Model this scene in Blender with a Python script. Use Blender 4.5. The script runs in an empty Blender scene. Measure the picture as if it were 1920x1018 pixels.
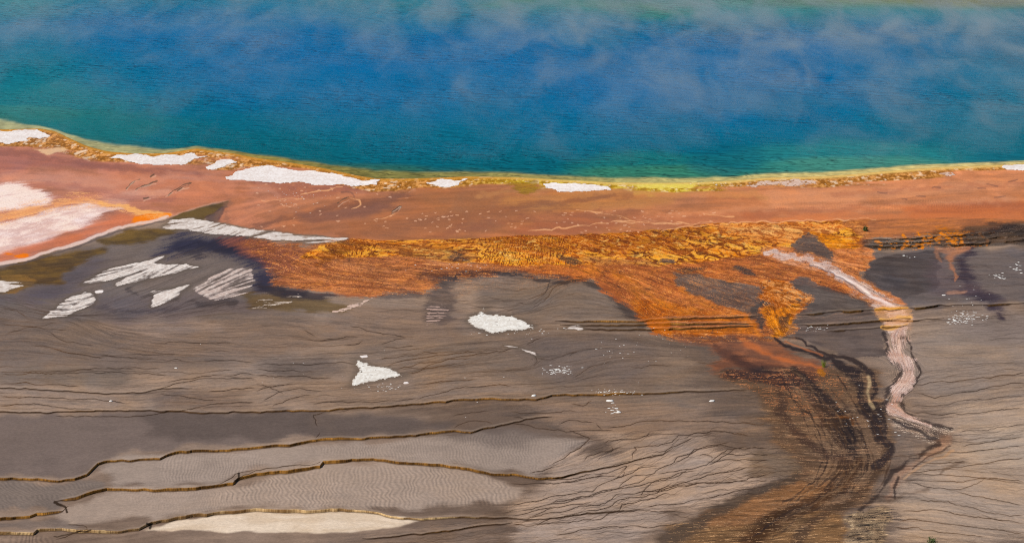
# Hot spring seen from a hillside overlook: blue pool, steam, mineral rim, orange mats, grey terraces.
import math, random
import numpy as np
np.seterr(all='ignore')
rng = np.random.default_rng(7)
f4 = np.float32

# ------------------------------------------------------------------ camera model
PW, PH = 1920.0, 1018.0
FPX = 4516.0                       # focal length in photo pixels
CAMH = 40.0                        # overlook height over the water (m)
PITCH = math.radians(14.25)
CP, SP = math.cos(PITCH), math.sin(PITCH)

def unproject(u, v, h):
    """ground point seen at survey coordinate (u, v), at height h over the water level"""
    x = (u - PW/2)/FPX; y = -(v - PH/2)/FPX
    dx = x; dy = CP + y*SP; dz = -SP + y*CP
    t = (h - CAMH)/dz
    return dx*t, dy*t, h + 0*t
def pxm(v):                        # metres per unit at row v, and depression sine
    y = -(v - PH/2)/FPX
    dz = SP - y*CP
    return CAMH/dz/FPX, dz

# ------------------------------------------------------------------ survey grid
S = globals().get('GRID_STEP', 1.0)
U0, U1, V0, V1 = -240.0, 2160.0, -40.0, 1100.0
us = np.arange(U0, U1+.01, S, dtype=f4); vs = np.arange(V0, V1+.01, S, dtype=f4)
NU, NV = len(us), len(vs)
U, V = np.meshgrid(us, vs); U = U.astype(f4); V = V.astype(f4)
X, Y, _ = unproject(U.astype(float), V.astype(float), 0.0)
X = X.astype(f4); Y = Y.astype(f4)

def noise(x, y, seed):
    r = np.random.default_rng(seed).random((256, 256)).astype(f4)
    xi = np.floor(x); yi = np.floor(y); fx = (x-xi).astype(f4); fy = (y-yi).astype(f4)
    xi = xi.astype(np.int32) & 255; yi = yi.astype(np.int32) & 255
    x1 = (xi+1) & 255; y1 = (yi+1) & 255
    fx = fx*fx*(3-2*fx); fy = fy*fy*(3-2*fy)
    a = r[yi, xi]; b = r[yi, x1]; c = r[y1, xi]; d = r[y1, x1]
    return (a + (b-a)*fx) + ((c + (d-c)*fx) - (a + (b-a)*fx))*fy
def fbm(x, y, seed, octv=4, gain=.5):
    o = 0; a = 1; t = 0
    for k in range(octv):
        o = o + a*noise(x*(2**k)+13.7*k, y*(2**k)+7.3*k, seed+k); t += a; a *= gain
    return (np.clip((o/t-.5)*1.75+.5, -.15, 1.15)).astype(f4)
def sstep(a, b, x):
    t = np.clip((x-a)/(b-a), 0, 1); return t*t*(3-2*t)
def blur1(a, r, ax):
    r = int(round(r))
    if r < 1: return a
    p = [(0, 0), (0, 0)]; p[ax] = (r+1, r)
    c = np.cumsum(np.pad(a, p, mode='edge'), axis=ax, dtype=np.float64)
    n = 2*r+1
    if ax == 0: return ((c[n:]-c[:-n])/n).astype(f4)
    return ((c[:, n:]-c[:, :-n])/n).astype(f4)
def blur(a, rx, ry):
    for _ in range(2): a = blur1(blur1(a, rx/S*.7, 1), ry/S*.7, 0)
    return a
def lin(c):
    c = np.asarray(c, float)/255.
    return np.where(c <= .04045, c/12.92, ((c+.055)/1.055)**2.4).astype(f4)

N1 = fbm(X/6, Y/6, 11, 5) - .5; N2 = fbm(X/6, Y/6, 31, 5) - .5
NF = fbm(X/1.1, Y/1.1, 51, 4)             # fine
SPK0 = fbm(X/.28, Y/.4, 701, 3)
W1 = fbm(X/.9, Y/1.3, 33, 4)-.5; W2 = fbm(X/.9, Y/1.3, 43, 4)-.5
NB = fbm(X/14, Y/22, 71, 4)               # broad

# ------------------------------------------------------------------ surveyed lines
SHORE = [(-240,120),(-140,170),(-60,222),(0,243),(75,241),(104,246),(132,260),(163,274),(201,284),(251,288),(314,287),(346,282),(368,278),(393,282),(440,288),
 (480,296),(527,302),(606,315),(669,329),(706,335),(763,335),(826,333),(873,331),(960,332),(1054,337),(1149,342),(1243,343),(1306,342),(1369,339),
 (1440,333),(1534,331),(1597,327),(1660,321),(1754,314),(1849,310),(1920,307),(2160,290)]
SHELF = [(-240,20),(0,28),(60,10),(90,5),(110,5),(140,14),(189,26),(251,20),(300,11),(346,5),(400,6),(480,9),(600,13),(690,21),(760,20),(820,16),(900,12),(1000,10),(1150,12),(1250,15),(1400,12),(1550,13),(1650,12),(1800,9),(1920,7),(2160,7)]
FAR = [(-240,40),(-60,6),(0,-6),(150,-14),(700,-22),(1200,-20),(1500,-16),(1700,-14),(1800,-12),(1920,-8),(2160,20)]
def cur(pts, x):
    p = np.array(pts, float); return np.interp(x, p[:, 0], p[:, 1])
def scur(pts, x):                          # smoothed curve
    xs = np.arange(-260, 2181, 3.0); y = cur(pts, xs)
    k = np.hanning(11); k /= k.sum(); y = np.convolve(np.pad(y, 5, mode='edge'), k, 'valid')
    return np.interp(x, xs, y)
# lower edge of the red band, left sweep and main edge
LEFT_EDGE = [(-240,545),(-100,520),(0,496),(47,490),(94,474),(151,457),(189,441),(226,428),(283,417),(314,409),(346,398),(393,383),(428,377)]
RED_EDGE = [(412,417),(480,430),(543,438),(606,442),(656,447),(684,449),(732,450),(794,450),(889,448),(960,442),(1054,441),(1117,438),(1180,435),(1243,430),(1306,422),(1347,418),(1440,416),(1566,414),(1629,411),(1723,409),(1817,408),(1920,411),(2160,420)]
# terrace ledges: (lip points, [(x, face thickness)...], face tone)
LEDGES = [
 ([(-240,893),(0,896),(56,896),(110,900),(140,896),(163,889),(172,879),(183,868),(195,864),(240,862),(300,858),(311,852),(330,846),(380,842),(430,842),(480,836),(502,834),(543,832),(587,824),(600,822),(631,820),(684,820),(732,817),(779,816),(810,809),(851,806),(883,810),(905,803),(960,792),(985,785),(1035,780)],
  [(-240,5),(400,5),(700,5),(850,4),(960,2.5),(1035,1)], 'g'),
 ([(104,940),(141,931),(176,919),(200,914),(250,916),(290,917),(350,914),(400,909),(437,904),(445,896),(480,886),(543,880),(600,873),(606,864),(669,860),(700,858),(747,865),(826,870),(873,876),(920,886),(960,888),(1007,896),(1054,893),(1101,882),(1155,872),(1196,861),(1243,852),(1262,839)],
  [(104,4),(140,6),(600,6.5),(900,6),(960,5),(1054,4),(1120,2),(1262,1)], 'g'),
 ([(-240,976),(0,970),(44,968),(69,962),(117,957),(124,950),(128,947)], [(-240,7),(110,6),(128,2)], 'g'),
 ([(-240,990),(0,996),(63,998),(70,992),(107,990),(160,993),(220,995),(261,990),(276,982),(284,977),(330,970),(362,963),(425,958),(480,953),(574,956),(637,953),(700,958),(747,969),(794,971),(842,968),(960,970),(1010,974)],
  [(-240,7),(160,6),(480,7),(640,6),(760,5),(960,2),(1010,1)], 'w'),
 ([(-240,766),(0,770),(47,772),(94,773),(157,770),(220,769),(283,769),(330,770),(377,773),(440,772),(480,771),(543,769),(618,769),(637,765),(716,762),(763,757),(826,752),(873,748),(920,746),(960,748),(1007,747),(1035,740),(1117,738),(1196,737),(1274,734),(1306,733),(1400,731)],
  [(-240,2),(400,2.4),(700,3.2),(900,4),(1200,3.5),(1306,2),(1400,.6)], 'g'),
 ([(-240,722),(0,726),(47,728),(110,732),(189,737),(236,736),(273,735),(296,729),(360,727)], [(-240,1),(240,1.3),(360,.5)], 'g'),
 ([(1494,590),(1566,584),(1635,581),(1690,579),(1713,578),(1761,572),(1849,571),(1920,569),(2160,560)], [(1494,3.5),(1640,3.5),(1720,4),(1920,3),(2160,3)], 'd'),
 ([(1494,610),(1566,607),(1657,600),(1710,600),(1770,597)], [(1494,3),(1657,3),(1770,1)], 'd'),
 ([(1550,621),(1657,614),(1700,611)], [(1550,2.5),(1657,3),(1700,2)], 'd'),
 ([(1040,602),(1120,601),(1196,602),(1260,597),(1340,595),(1424,592)], [(1040,2),(1120,3.5),(1300,3),(1424,2.5)], 'g'),
 ([(1050,609),(1196,609),(1260,606),(1424,606)], [(1050,1.5),(1196,3),(1300,4),(1424,2)], 'g'),
 ([(1090,617),(1210,617),(1300,614),(1420,611)], [(1090,1.5),(1210,3),(1330,4),(1420,2)], 'g'),
 ([(1617,449),(1700,447),(1780,442),(1850,437),(1920,432),(2160,420)], [(1617,2),(1700,3),(1920,4),(2160,4)], 'k'),
 ([(1617,455),(1700,455),(1780,450),(1850,446),(1920,440),(2160,428)], [(1617,3),(1700,3),(1920,4),(2160,4)], 'k'),
 ([(1617,462),(1700,461),(1780,459),(1850,455),(1920,449),(2160,437)], [(1617,4.5),(1700,3.5),(1850,4.5),(1920,4),(2160,4)], 'k'),
 ([(980,975),(1100,962),(1200,955)], [(980,1),(1100,2),(1200,1)], 'g'),
 ([(680,1010),(760,1002),(842,994),(900,984),(960,980)], [(680,2),(842,3),(960,2)], 'g'),
]
def T(x0, y0, pts): return [(x0 + p[0]/3.181, y0 + p[1]/3.181) for p in pts]
# thin runoff rills (dark)
RILLS = []
K0 = (960, 698)
for l in ([(540,420),(570,405),(700,400),(800,380),(830,365),(1000,360)], [(345,350),(470,390),(430,430),(380,470),(330,490),(240,555)], [(260,565),(95,605)],
 [(0,270),(120,275),(240,260)], [(0,305),(100,310),(240,350),(345,350),(600,340)], [(500,300),(515,320),(540,345)], [(430,530),(450,495),(520,475),(605,460),(595,435)],
 [(570,335),(700,315),(800,290),(1100,290),(1527,310)], [(715,525),(735,480),(750,455),(720,440),(880,435),(960,410),(1000,380),(1180,350),(1300,355),(1400,380)],
 [(130,630),(300,622),(390,600),(550,570),(700,530),(830,500),(900,490),(920,460),(1000,420),(1080,385)], [(0,665),(250,665),(480,625),(640,620)],
 [(0,790),(130,770),(260,740),(400,715),(480,710),(500,680),(560,655),(660,620),(670,575)], [(210,790),(270,760),(450,745),(560,700),(640,690),(740,650),(800,630),(860,600),(870,575),(960,540),(980,510),(1080,480),(1180,430),(1300,415)],
 [(230,780),(400,745),(600,700),(700,680),(900,640),(1000,600),(1100,585)], [(380,825),(400,800),(560,780),(620,730),(780,710),(900,690),(1050,650),(1200,610),(1400,570)],
 [(430,830),(560,805),(640,760),(800,740),(870,710),(1000,680),(1150,660),(1527,640)], [(150,905),(180,885),(380,840),(520,830),(650,820),(660,790),(850,745),(940,710)],
 [(380,885),(540,870),(560,840),(650,825),(900,830),(1050,830)], [(0,910),(150,905),(300,890),(400,885)], [(960,530),(1000,530),(1050,500),(1080,460),(1250,440),(1400,450),(1527,450)],
 [(870,600),(980,590),(1160,560),(1200,520),(1290,460),(1400,440)], [(1160,550),(1270,520),(1400,515),(1527,525)], [(1240,490),(1400,490),(1527,495)],
 [(740,720),(900,700),(1000,670),(1200,660),(1400,640),(1527,610)], [(800,800),(1000,780),(1200,740),(1400,700),(1527,680)], [(490,600),(510,615),(640,570),(690,555),(660,600)],
 [(600,640),(700,600),(800,560),(880,560)], [(640,690),(650,660),(730,620),(860,610)], [(770,740),(790,700),(830,660),(960,630),(1050,580)], [(870,740),(880,700),(960,660)],
 [(1110,500),(1140,480),(1200,490),(1190,520)], [(1180,540),(1220,530),(1250,500),(1330,460)], [(100,620),(200,640),(330,640),(480,600)], [(300,660),(420,640),(560,610)],
 [(60,830),(160,800),(330,770),(430,740)], [(120,850),(240,810),(380,790),(480,760)], [(0,860),(120,830),(260,800)], [(60,880),(200,840),(300,830),(400,800)],
 [(250,965),(500,930),(700,915),(900,920),(1000,900)], [(350,190),(430,195),(480,170)], [(0,240),(160,245),(390,225)], [(280,310),(330,285),(420,290),(500,300)]):
    RILLS.append((T(*K0, l), 1.0))
for l in ([(850,605),(1000,610),(1200,620),(1527,660)], [(830,600),(1000,580),(1150,565),(1300,540),(1527,505)], [(800,640),(1000,645),(1130,650),(1300,630),(1400,640),(1527,650)],
 [(1527,380),(1400,400),(1250,430),(1150,440)], [(1130,350),(1300,345),(1420,320),(1527,310)], [(850,205),(1000,200),(1150,170),(1527,140)], [(860,235),(1050,250),(1200,240),(1527,210)],
 [(780,880),(900,880),(1100,900),(1300,930),(1527,960)], [(800,830),(1000,820),(1180,850),(1527,900)], [(900,760),(1060,770),(1200,800),(1400,850),(1527,860)], [(1130,710),(1250,740),(1400,770),(1527,790)],
 [(860,660),(1000,690),(1130,700),(1190,690),(1300,630)], [(760,920),(900,930),(1100,960),(1300,980)], [(880,120),(1000,150),(1200,110),(1527,60)], [(850,70),(1000,60),(1200,40),(1527,10)],
 [(840,490),(1000,480),(1200,470),(1527,440)], [(870,530),(1000,545),(1200,530)]):
    RILLS.append((T(1440, 698, l), .8))
for l in ([(0,580),(180,583),(400,580),(600,570)], [(0,612),(200,620),(360,625)], [(0,650),(150,650),(330,665),(450,665)], [(790,590),(900,560),(1080,525),(1300,510)], [(830,605),(960,580),(1100,560),(1260,530),(1527,490)],
 [(900,640),(1060,600),(1200,580)], [(870,615),(1000,600),(1150,550),(1280,540)], [(740,555),(860,535),(980,520),(1100,510)], [(760,480),(900,480),(960,470)], [(740,460),(800,440),(900,425)],
 [(1000,700),(1100,685),(1320,670)], [(960,790),(1050,765),(1120,750),(1170,725),(1280,715),(1420,705),(1527,708)], [(340,820),(380,810),(520,805),(700,805),(800,800),(960,790)], [(280,370),(320,400),(360,420)],
 [(560,350),(700,390),(900,420)], [(380,440),(520,420),(620,410)], [(530,470),(600,460),(640,440)], [(1175,890),(1180,880),(1300,870),(1400,860)], [(1170,970),(1190,950),(1280,915),(1400,930),(1420,945)],
 [(0,740),(140,700),(220,690)], [(40,800),(150,740),(260,730),(400,740)], [(90,830),(200,790),(330,760)], [(0,690),(90,720),(170,760)]):
    RILLS.append((T(480, 500, l), .8))
for l in ([(400,235),(340,262),(362,285),(345,308),(366,333)], [(390,350),(380,372),(355,395)]):
    RILLS.append((T(480, 698, l), 1.3))
for l in ([(0,65),(140,65),(350,75),(470,85)], [(0,148),(200,150),(330,155),(600,160),(740,185)], [(0,200),(180,185),(420,215),(560,220)], [(330,260),(600,265),(900,255),(1040,235)], [(940,100),(1100,55),(1290,30),(1527,40)],
 [(960,130),(1100,145),(1300,175)], [(0,10),(300,8),(700,0),(1000,15)], [(1000,60),(1200,20),(1527,10)], [(1240,120),(1400,100),(1527,90)], [(1050,235),(1200,200),(1400,180),(1527,180)],
 [(1290,670),(1400,625),(1410,605),(1527,580)], [(330,995),(440,960),(520,935),(510,915),(400,905)]):
    RILLS.append((T(0, 698, l), .9))
for l in ([(0,595),(200,610),(400,640)], [(200,720),(420,770),(640,800)], [(330,750),(560,790),(800,780),(1040,780)], [(0,880),(300,880),(500,865),(700,858),(960,860)], [(500,865),(700,880),(960,880),(1200,890),(1400,870)],
 [(600,780),(800,800),(1100,810)], [(30,650),(150,620),(340,590)], [(260,640),(400,700),(560,720)], [(0,500),(100,520),(160,560)], [(900,710),(1100,705),(1400,715)], [(1200,820),(1400,810),(1527,830)]):
    RILLS.append((T(0, 420, l), .6))
for l in ([(110,255),(180,210),(230,170),(240,130),(290,95),(380,75),(440,70)], [(20,215),(90,225)], [(80,470),(150,430),(180,420)], [(330,540),(350,520),(400,500)], [(150,550),(250,550),(400,500)], [(130,590),(160,555),(130,500)],
 [(690,605),(830,590),(960,585)], [(1190,640),(1250,620),(1330,630)], [(360,670),(470,600),(600,560)], [(1090,570),(1190,580),(1260,560)]):
    RILLS.append((T(960, 500, l), .6))
# strokes that only steer the direction of the fine flow grain
FLOW = [[(0,560),(120,590),(200,640),(320,660),(480,665),(700,660)], [(100,600),(170,570),(260,530),(340,490)], [(280,580),(360,545),(460,500)], [(0,470),(150,440),(300,415)],
 [(640,450),(760,470),(900,490)], [(1000,445),(1100,480),(1200,500)], [(1200,440),(1300,470),(1400,485)], [(1100,500),(1200,560),(1240,630)], [(1150,510),(1280,560),(1400,600)], [(1290,520),(1400,560)],
 [(1440,480),(1560,510),(1660,570)], [(1690,580),(1690,660),(1710,700),(1670,760),(1760,810)], [(1450,560),(1460,620)],  [(520,480),(620,520),(760,540)],
 [(700,350),(500,400),(380,460)], [(0,300),(250,320),(450,345),(700,360)], [(900,400),(700,410),(560,430)], [(1000,390),(1300,380),(1900,350)], [(1340,720),(1480,722),(1640,730)], [(1420,770),(1540,775),(1660,770)], [(1450,820),(1560,826),(1680,826)], [(1480,860),(1580,866),(1680,860)], [(1440,905),(1560,910),(1660,905)], [(1340,960),(1480,965),(1620,955)], [(1280,1005),(1440,1010),(1600,1005)],
 [(1260,990),(1300,985)], [(1700,880),(1820,890),(1920,905)], [(1720,780),(1820,760),(1920,740)], [(1700,650),(1920,640)], [(1650,500),(1920,505)], [(60,700),(400,690)], [(0,380),(120,360),(220,380)],
 [(0,450),(120,410),(220,385)], [(500,930),(700,910),(950,930)]]

# ------------------------------------------------------------------ flow direction field and grain (LIC)
def resample(p, step):
    p = np.array(p, float); d = np.hypot(*np.diff(p, axis=0).T); s = np.r_[0, np.cumsum(d)]
    t = np.linspace(0, s[-1], max(2, int(s[-1]/step)+1))
    return np.c_[np.interp(t, s, p[:, 0]), np.interp(t, s, p[:, 1])]
CG = 12.0
cu = np.arange(U0, U1+CG, CG); cv = np.arange(V0, V1+CG, CG); CU, CV = np.meshgrid(cu, cv)
qx, qy, qa, qw = [], [], [], []
for p, w in [(r[0], 1.) for r in RILLS] + [(l, 3.) for l in FLOW] + [(l[0], 1.5) for l in LEDGES]:
    q = resample(p, 14.)
    if len(q) < 3: continue
    q[1:-1] = (q[:-2]+q[1:-1]+q[2:])/3
    t = np.diff(q, axis=0); m = (q[1:]+q[:-1])/2
    qx += list(m[:, 0]); qy += list(m[:, 1]); qa += list(np.arctan2(t[:, 1], t[:, 0])); qw += [w]*len(m)
qx, qy, qa, qw = map(np.array, (qx, qy, qa, qw))
C2 = np.full(CU.shape, 2e-6*40); S2 = np.zeros(CU.shape)
for i in range(len(qx)):
    w = qw[i]/((CU-qx[i])**2 + (2.2*(CV-qy[i]))**2 + 150.)**1.4
    C2 += w*math.cos(2*qa[i]); S2 += w*math.sin(2*qa[i])
ANG = .5*np.arctan2(S2, C2)
def cgrid(A, u, v):
    a = np.clip((u-U0)/CG, 0, A.shape[1]-1.001); b = np.clip((v-V0)/CG, 0, A.shape[0]-1.001)
    i = a.astype(int); j = b.astype(int); fa = a-i; fb = b-j
    return (A[j, i]*(1-fa)+A[j, i+1]*fa)*(1-fb) + (A[j+1, i]*(1-fa)+A[j+1, i+1]*fa)*fb
nrm = np.hypot(C2, S2); C2n, S2n = C2/nrm, S2/nrm
wob = (fbm(X/4, Y/7, 91, 3)-.5)*.22
ang = (.5*np.arctan2(cgrid(S2n, U, V), cgrid(C2n, U, V)) + wob*.5).astype(f4)
def lic(src, n, step):
    out = src.copy(); cx, sy = np.cos(ang), np.sin(ang)
    gi, gj = np.meshgrid(np.arange(NU, dtype=f4), np.arange(NV, dtype=f4))
    for sg in (1, -1):
        x = gi.copy(); y = gj.copy(); i = gi.astype(np.int32); j = gj.astype(np.int32)
        for k in range(n):
            x += sg*step*cx[j, i]; y += sg*step*sy[j, i]
            i = np.clip(x, 0, NU-1).astype(np.int32); j = np.clip(y, 0, NV-1).astype(np.int32)
            out += src[j, i]
    out /= (2*n+1); out -= out.mean(); out /= out.std()
    return out
w0 = rng.random((NV, NU)).astype(f4)
L1 = lic(blur1(w0, 1, 0), 14, 1.6/S*1.25)                          # fine grain
L2 = lic(blur(rng.random((NV, NU)).astype(f4), 4, 3.5), 18, 3.2/S*1.25)  # broad streaks
L0 = lic(w0, 5, 1.5/S*1.25); L0 = np.clip(L0*.5, -1.3, 1.3)*.5+.5
L1 = np.clip(L1*.5, -1.3, 1.3)*.5+.5; L2 = np.clip(L2*.5, -1.3, 1.3)*.5+.5

# ------------------------------------------------------------------ rasterising helpers
def inpoly(poly, u, v):
    p = np.array(poly, float); r = np.zeros(u.shape, bool); n = len(p)
    for i in range(n):
        x1, y1 = p[i]; x2, y2 = p[(i+1) % n]
        if y1 == y2: continue
        c = (v >= min(y1, y2)) & (v < max(y1, y2))
        r ^= c & (u < x1 + (v-y1)*((x2-x1)/(y2-y1)))
    return r
def win(poly, pad):
    p = np.array(poly, float)
    i0 = int(max(0, (p[:, 0].min()-pad-U0)/S)); i1 = int(min(NU, (p[:, 0].max()+pad-U0)/S+2))
    j0 = int(max(0, (p[:, 1].min()-pad-V0)/S)); j1 = int(min(NV, (p[:, 1].max()+pad-V0)/S+2))
    return slice(j0, j1), slice(i0, i1)
def mask(poly, soft=6, warp=6, streak=.3, sharp=.35, by=.5, grain=None):
    """soft-edged, noise-frayed patch; returns window and mask"""
    w = win(poly, soft*2.5+warp*1.5+4)
    if w[0].stop <= w[0].start or w[1].stop <= w[1].start: return w, np.zeros((0, 0), f4)
    m = inpoly(poly, U[w]+warp*(1.3*N1[w]+3.2*W1[w]), V[w]+warp*(.6*N2[w]+1.3*W2[w])).astype(f4)
    m = blur(m, soft, soft*by)
    g = (L1[w]*.45+L2[w]*.3+L0[w]*.25 if grain is None else grain[w]) - .5
    edge = np.clip(4*m*(1-m)+.15, 0, 1)*(m > .004)
    return w, sstep(.5-sharp, .5+sharp, m + streak*g*edge*1.6)
MATS, STREAM = [], []
COL = np.zeros((NV, NU, 3), f4); H = np.zeros((NV, NU), f4)
WET = np.full((NV, NU), .25, f4)
def put(w, m, c):
    c = lin(c) if not isinstance(c, np.ndarray) else c
    COL[w] += (c-COL[w])*m[..., None]
def paint(poly, c, op=1., soft=6, warp=6, streak=.3, sharp=.4, c2=None, by=.5, tex=None, wet=None):
    w, m = mask(poly, soft, warp, streak, sharp, by)
    if m.size == 0: return
    col = lin(c)
    if c2 is not None:
        t = (L2[w]*.5+NF[w]*.5 if tex is None else tex[w])
        t = sstep(.25, .75, t)[..., None]
        col = lin(c)*(1-t) + lin(c2)*t
        COL[w] += (col-COL[w])*(m*op)[..., None]
    else: COL[w] += (col-COL[w])*(m*op)[..., None]
    if wet is not None: WET[w] += (wet-WET[w])*m*op
def stroke(pts, wid, c, op=1., jit=1.5, soft=.5, seed=0, c2=None, fray=.4, dig=0):
    """band along a line; wid = half width, or pts carry (x, y, halfwidth)"""
    p = np.array([(q[0], q[1], q[2] if len(q) > 2 else wid) for q in pts], float)
    d = np.hypot(*np.diff(p[:, :2], axis=0).T); s = np.r_[0, np.cumsum(d)]
    t = np.linspace(0, s[-1], max(3, int(s[-1]/7)))
    q = np.c_[[np.interp(t, s, p[:, k]) for k in range(3)]].T
    k = np.array([1, 2, 3, 2, 1])/9.
    if len(q) > 8:
        for a in (0, 1): q[:, a] = np.r_[q[:2, a], np.convolve(q[:, a], k, 'valid'), q[-2:, a]]
    r = np.random.default_rng(abs(seed+int(p[0, 0]*7+p[0, 1]))); j = r.normal(0, 1, (len(q), 2)); j = (j + np.roll(j, 1, 0))/1.4
    q[:, :2] += j*jit
    w = win(q[:, :2], q[:, 2].max()*1.8+4)
    if w[0].stop <= w[0].start or w[1].stop <= w[1].start: return
    A = np.full(U[w].shape, 9., f4); j0, i0 = w[0].start, w[1].start
    for a, b in zip(q[:-1], q[1:]):
        h = max(a[2], b[2])*1.7+2
        x0 = int(max(0, (min(a[0], b[0])-h-U0)/S-i0)); x1 = int((max(a[0], b[0])+h-U0)/S-i0+2)
        y0 = int(max(0, (min(a[1], b[1])-h-V0)/S-j0)); y1 = int((max(a[1], b[1])+h-V0)/S-j0+2)
        if x1 <= x0 or y1 <= y0: continue
        uu = U[w][y0:y1, x0:x1]; vv = V[w][y0:y1, x0:x1]
        if uu.size == 0: continue
        dx, dy = b[0]-a[0], b[1]-a[1]; L = dx*dx+dy*dy+1e-6
        tt = np.clip(((uu-a[0])*dx+(vv-a[1])*dy)/L, 0, 1)
        dd = np.hypot(uu-a[0]-tt*dx, vv-a[1]-tt*dy)/(a[2]+(b[2]-a[2])*tt)
        np.minimum(A[y0:y1, x0:x1], dd, out=A[y0:y1, x0:x1])
    A = A + fray*((L1[w]-.5)*.7 + (L0[w]-.5)*.5 + .4*N1[w] + 1.3*W1[w])
    m = 1 - sstep(1-soft, 1+soft*.4, A)
    col = lin(c)
    if c2 is not None:
        t = sstep(.3, .7, L1[w]*.6+NF[w]*.4)[..., None]; col = lin(c)*(1-t)+lin(c2)*t
    COL[w] += (col-COL[w])*(m*op)[..., None]
    if dig: H[w] -= dig*m
    return w, m
def splat(lines, jit):
    A = np.zeros((NV, NU), f4)
    for n, (p, wt) in enumerate(lines):
        q = resample(p, 6.); r = np.random.default_rng(n)
        if len(q) > 2:
            j = r.normal(0, 1, q.shape); j = (j+np.roll(j, 1, 0)+np.roll(j, 2, 0))/1.7; q = q + j*jit*np.array([1, .8])
        q = resample(q, .5*S)
        a = (q[:, 0]-U0)/S; b = (q[:, 1]-V0)/S
        ok = (a > 1) & (a < NU-2) & (b > 1) & (b < NV-2); a, b = a[ok], b[ok]
        i = a.astype(int); k = b.astype(int); fa = a-i; fb = b-k
        e = np.minimum(1, np.minimum(np.arange(len(a)), np.arange(len(a))[::-1])/20.)
        tone = wt*(.55+.6*np.interp(np.arange(len(a)), np.linspace(0, max(1, len(a)), 12), r.random(12)))*e*.5
        for di, dk, ww in ((0, 0, (1-fa)*(1-fb)), (1, 0, fa*(1-fb)), (0, 1, (1-fa)*fb), (1, 1, fa*fb)):
            np.add.at(A, (k+dk, i+di), tone*ww)
    return A
def streamlines(n, box, seed, length, wob_=.35, wt=.5):
    r = np.random.default_rng(seed); u = r.uniform(box[0], box[2], n); v = r.uniform(box[1], box[3], n)
    hd = r.choice([-1., 1.], n); trk = [np.c_[u, v]]; ph = r.uniform(0, 6.28, n); k = r.uniform(.05, .14, n)
    for s in range(length):
        a = .5*np.arctan2(cgrid(S2n, u, v), cgrid(C2n, u, v)) + wob_*np.sin(ph+s*k*6)*.6 + r.normal(0, wob_*.5, n)
        u = u+hd*5*np.cos(a); v = v+hd*5*np.sin(a); trk.append(np.c_[u, v])
    trk = np.array(trk); out = []
    for i in range(n):
        e = int(length*r.uniform(.35, 1)); out.append((trk[:e, i], wt*r.uniform(.4, 1.2)))
    return out

shore = scur(SHORE, us)[None, :].astype(f4); shelf = scur(SHELF, us)[None, :].astype(f4); farl = scur(FAR, us)[None, :].astype(f4)

# ------------------------------------------------------------------ ground colours
g = sstep(.22, .78, NB*.7+NF*.08+L2*.22)[..., None]
COL[:] = lin((110,92,80))*(1-g) + lin((146,125,110))*g
GB = lambda poly, c, op=.8, soft=40, **k: paint(poly, c, op, soft, k.pop('warp', 14), k.pop('streak', .5), k.pop('sharp', .5), **k)
# broad tones of the grey terraces
GB([(-240,540),(300,560),(560,560),(620,640),(400,690),(100,690),(-240,680)], (106,93,87), .7)
GB([(200,600),(560,600),(700,650),(420,670),(240,650)], (138,114,97), .5)
GB([(-240,690),(250,690),(260,720),(-240,725)], (112,101,94), .7, soft=14)
GB([(-240,775),(300,775),(590,775),(590,815),(480,832),(330,842),(190,862),(150,890),(-240,888)], (112,99,94), .9, soft=10)
GB([(250,780),(480,775),(640,775),(860,790),(830,806),(600,818),(480,826),(330,830)], (97,85,80), .85, soft=14)
GB([(200,866),(330,852),(480,842),(600,830),(760,822),(900,810),(1090,818),(1080,850),(1000,888),(900,876),(700,858),(480,880),(440,900),(330,912),(210,912)], (152,137,127), .85, soft=14)
GB([(820,812),(960,796),(1040,806),(1000,840),(900,840)], (112,100,94), .75, soft=20)
GB([(-240,902),(160,900),(200,912),(104,938),(120,955),(-240,972)], (112,103,99), .8, soft=8)
GB([(200,922),(440,912),(600,876),(700,864),(860,874),(930,890),(940,905),(980,930),(960,945),(700,952),(480,948),(280,972),(130,985),(126,955)], (158,140,127), .9, soft=10)
GB([(-240,985),(120,975),(160,985),(100,990),(-240,992)], (118,105,98), .7, soft=6)
paint([(265,994),(300,986),(330,976),(480,958),(640,957),(740,966),(800,975),(760,982),(720,990),(650,999),(480,997),(330,994)], (214,196,176), .95, 6, 4, .25, c2=(196,176,154))
GB([(640,575),(860,575),(880,640),(700,660),(600,640)], (126,104,90), .6, soft=24)
GB([(640,640),(1240,640),(1330,730),(1300,800),(900,740),(640,760)], (130,111,97), .7)
GB([(560,700),(900,700),(1000,735),(860,750),(600,770),(500,760)], (142,120,104), .7, soft=20)
GB([(900,530),(1080,520),(1160,570),(1180,600),(1040,600),(900,570)], (119,103,92), .9, soft=16)
GB([(1000,630),(1240,640),(1220,720),(1020,720),(980,660)], (108,95,90), .55, soft=24)
GB([(960,760),(1300,760),(1430,800),(1300,830),(1100,810)], (140,117,101), .7, soft=20)
GB([(1050,850),(1450,840),(1500,880),(1250,960),(1000,1018),(960,960)], (166,143,126), .85, soft=24)
GB([(960,985),(1040,975),(1290,930),(1250,975),(1090,1060),(960,1060)], (158,139,126), .75, soft=14)
GB([(1720,600),(2160,590),(2160,760),(1780,800),(1720,700)], (142,124,111), .85)
GB([(1780,760),(2160,740),(2160,1018),(1680,1018),(1700,900),(1790,830)], (164,142,124), .9)
GB([(1830,800),(2160,780),(2160,880),(1830,870)], (166,148,132), .6)
GB([(1640,470),(2160,455),(2160,590),(1880,570),(1720,575),(1650,540)], (99,91,91), .95, soft=10)
GB([(1780,600),(2160,590),(2160,640),(1850,640)], (108,100,100), .6)
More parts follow.
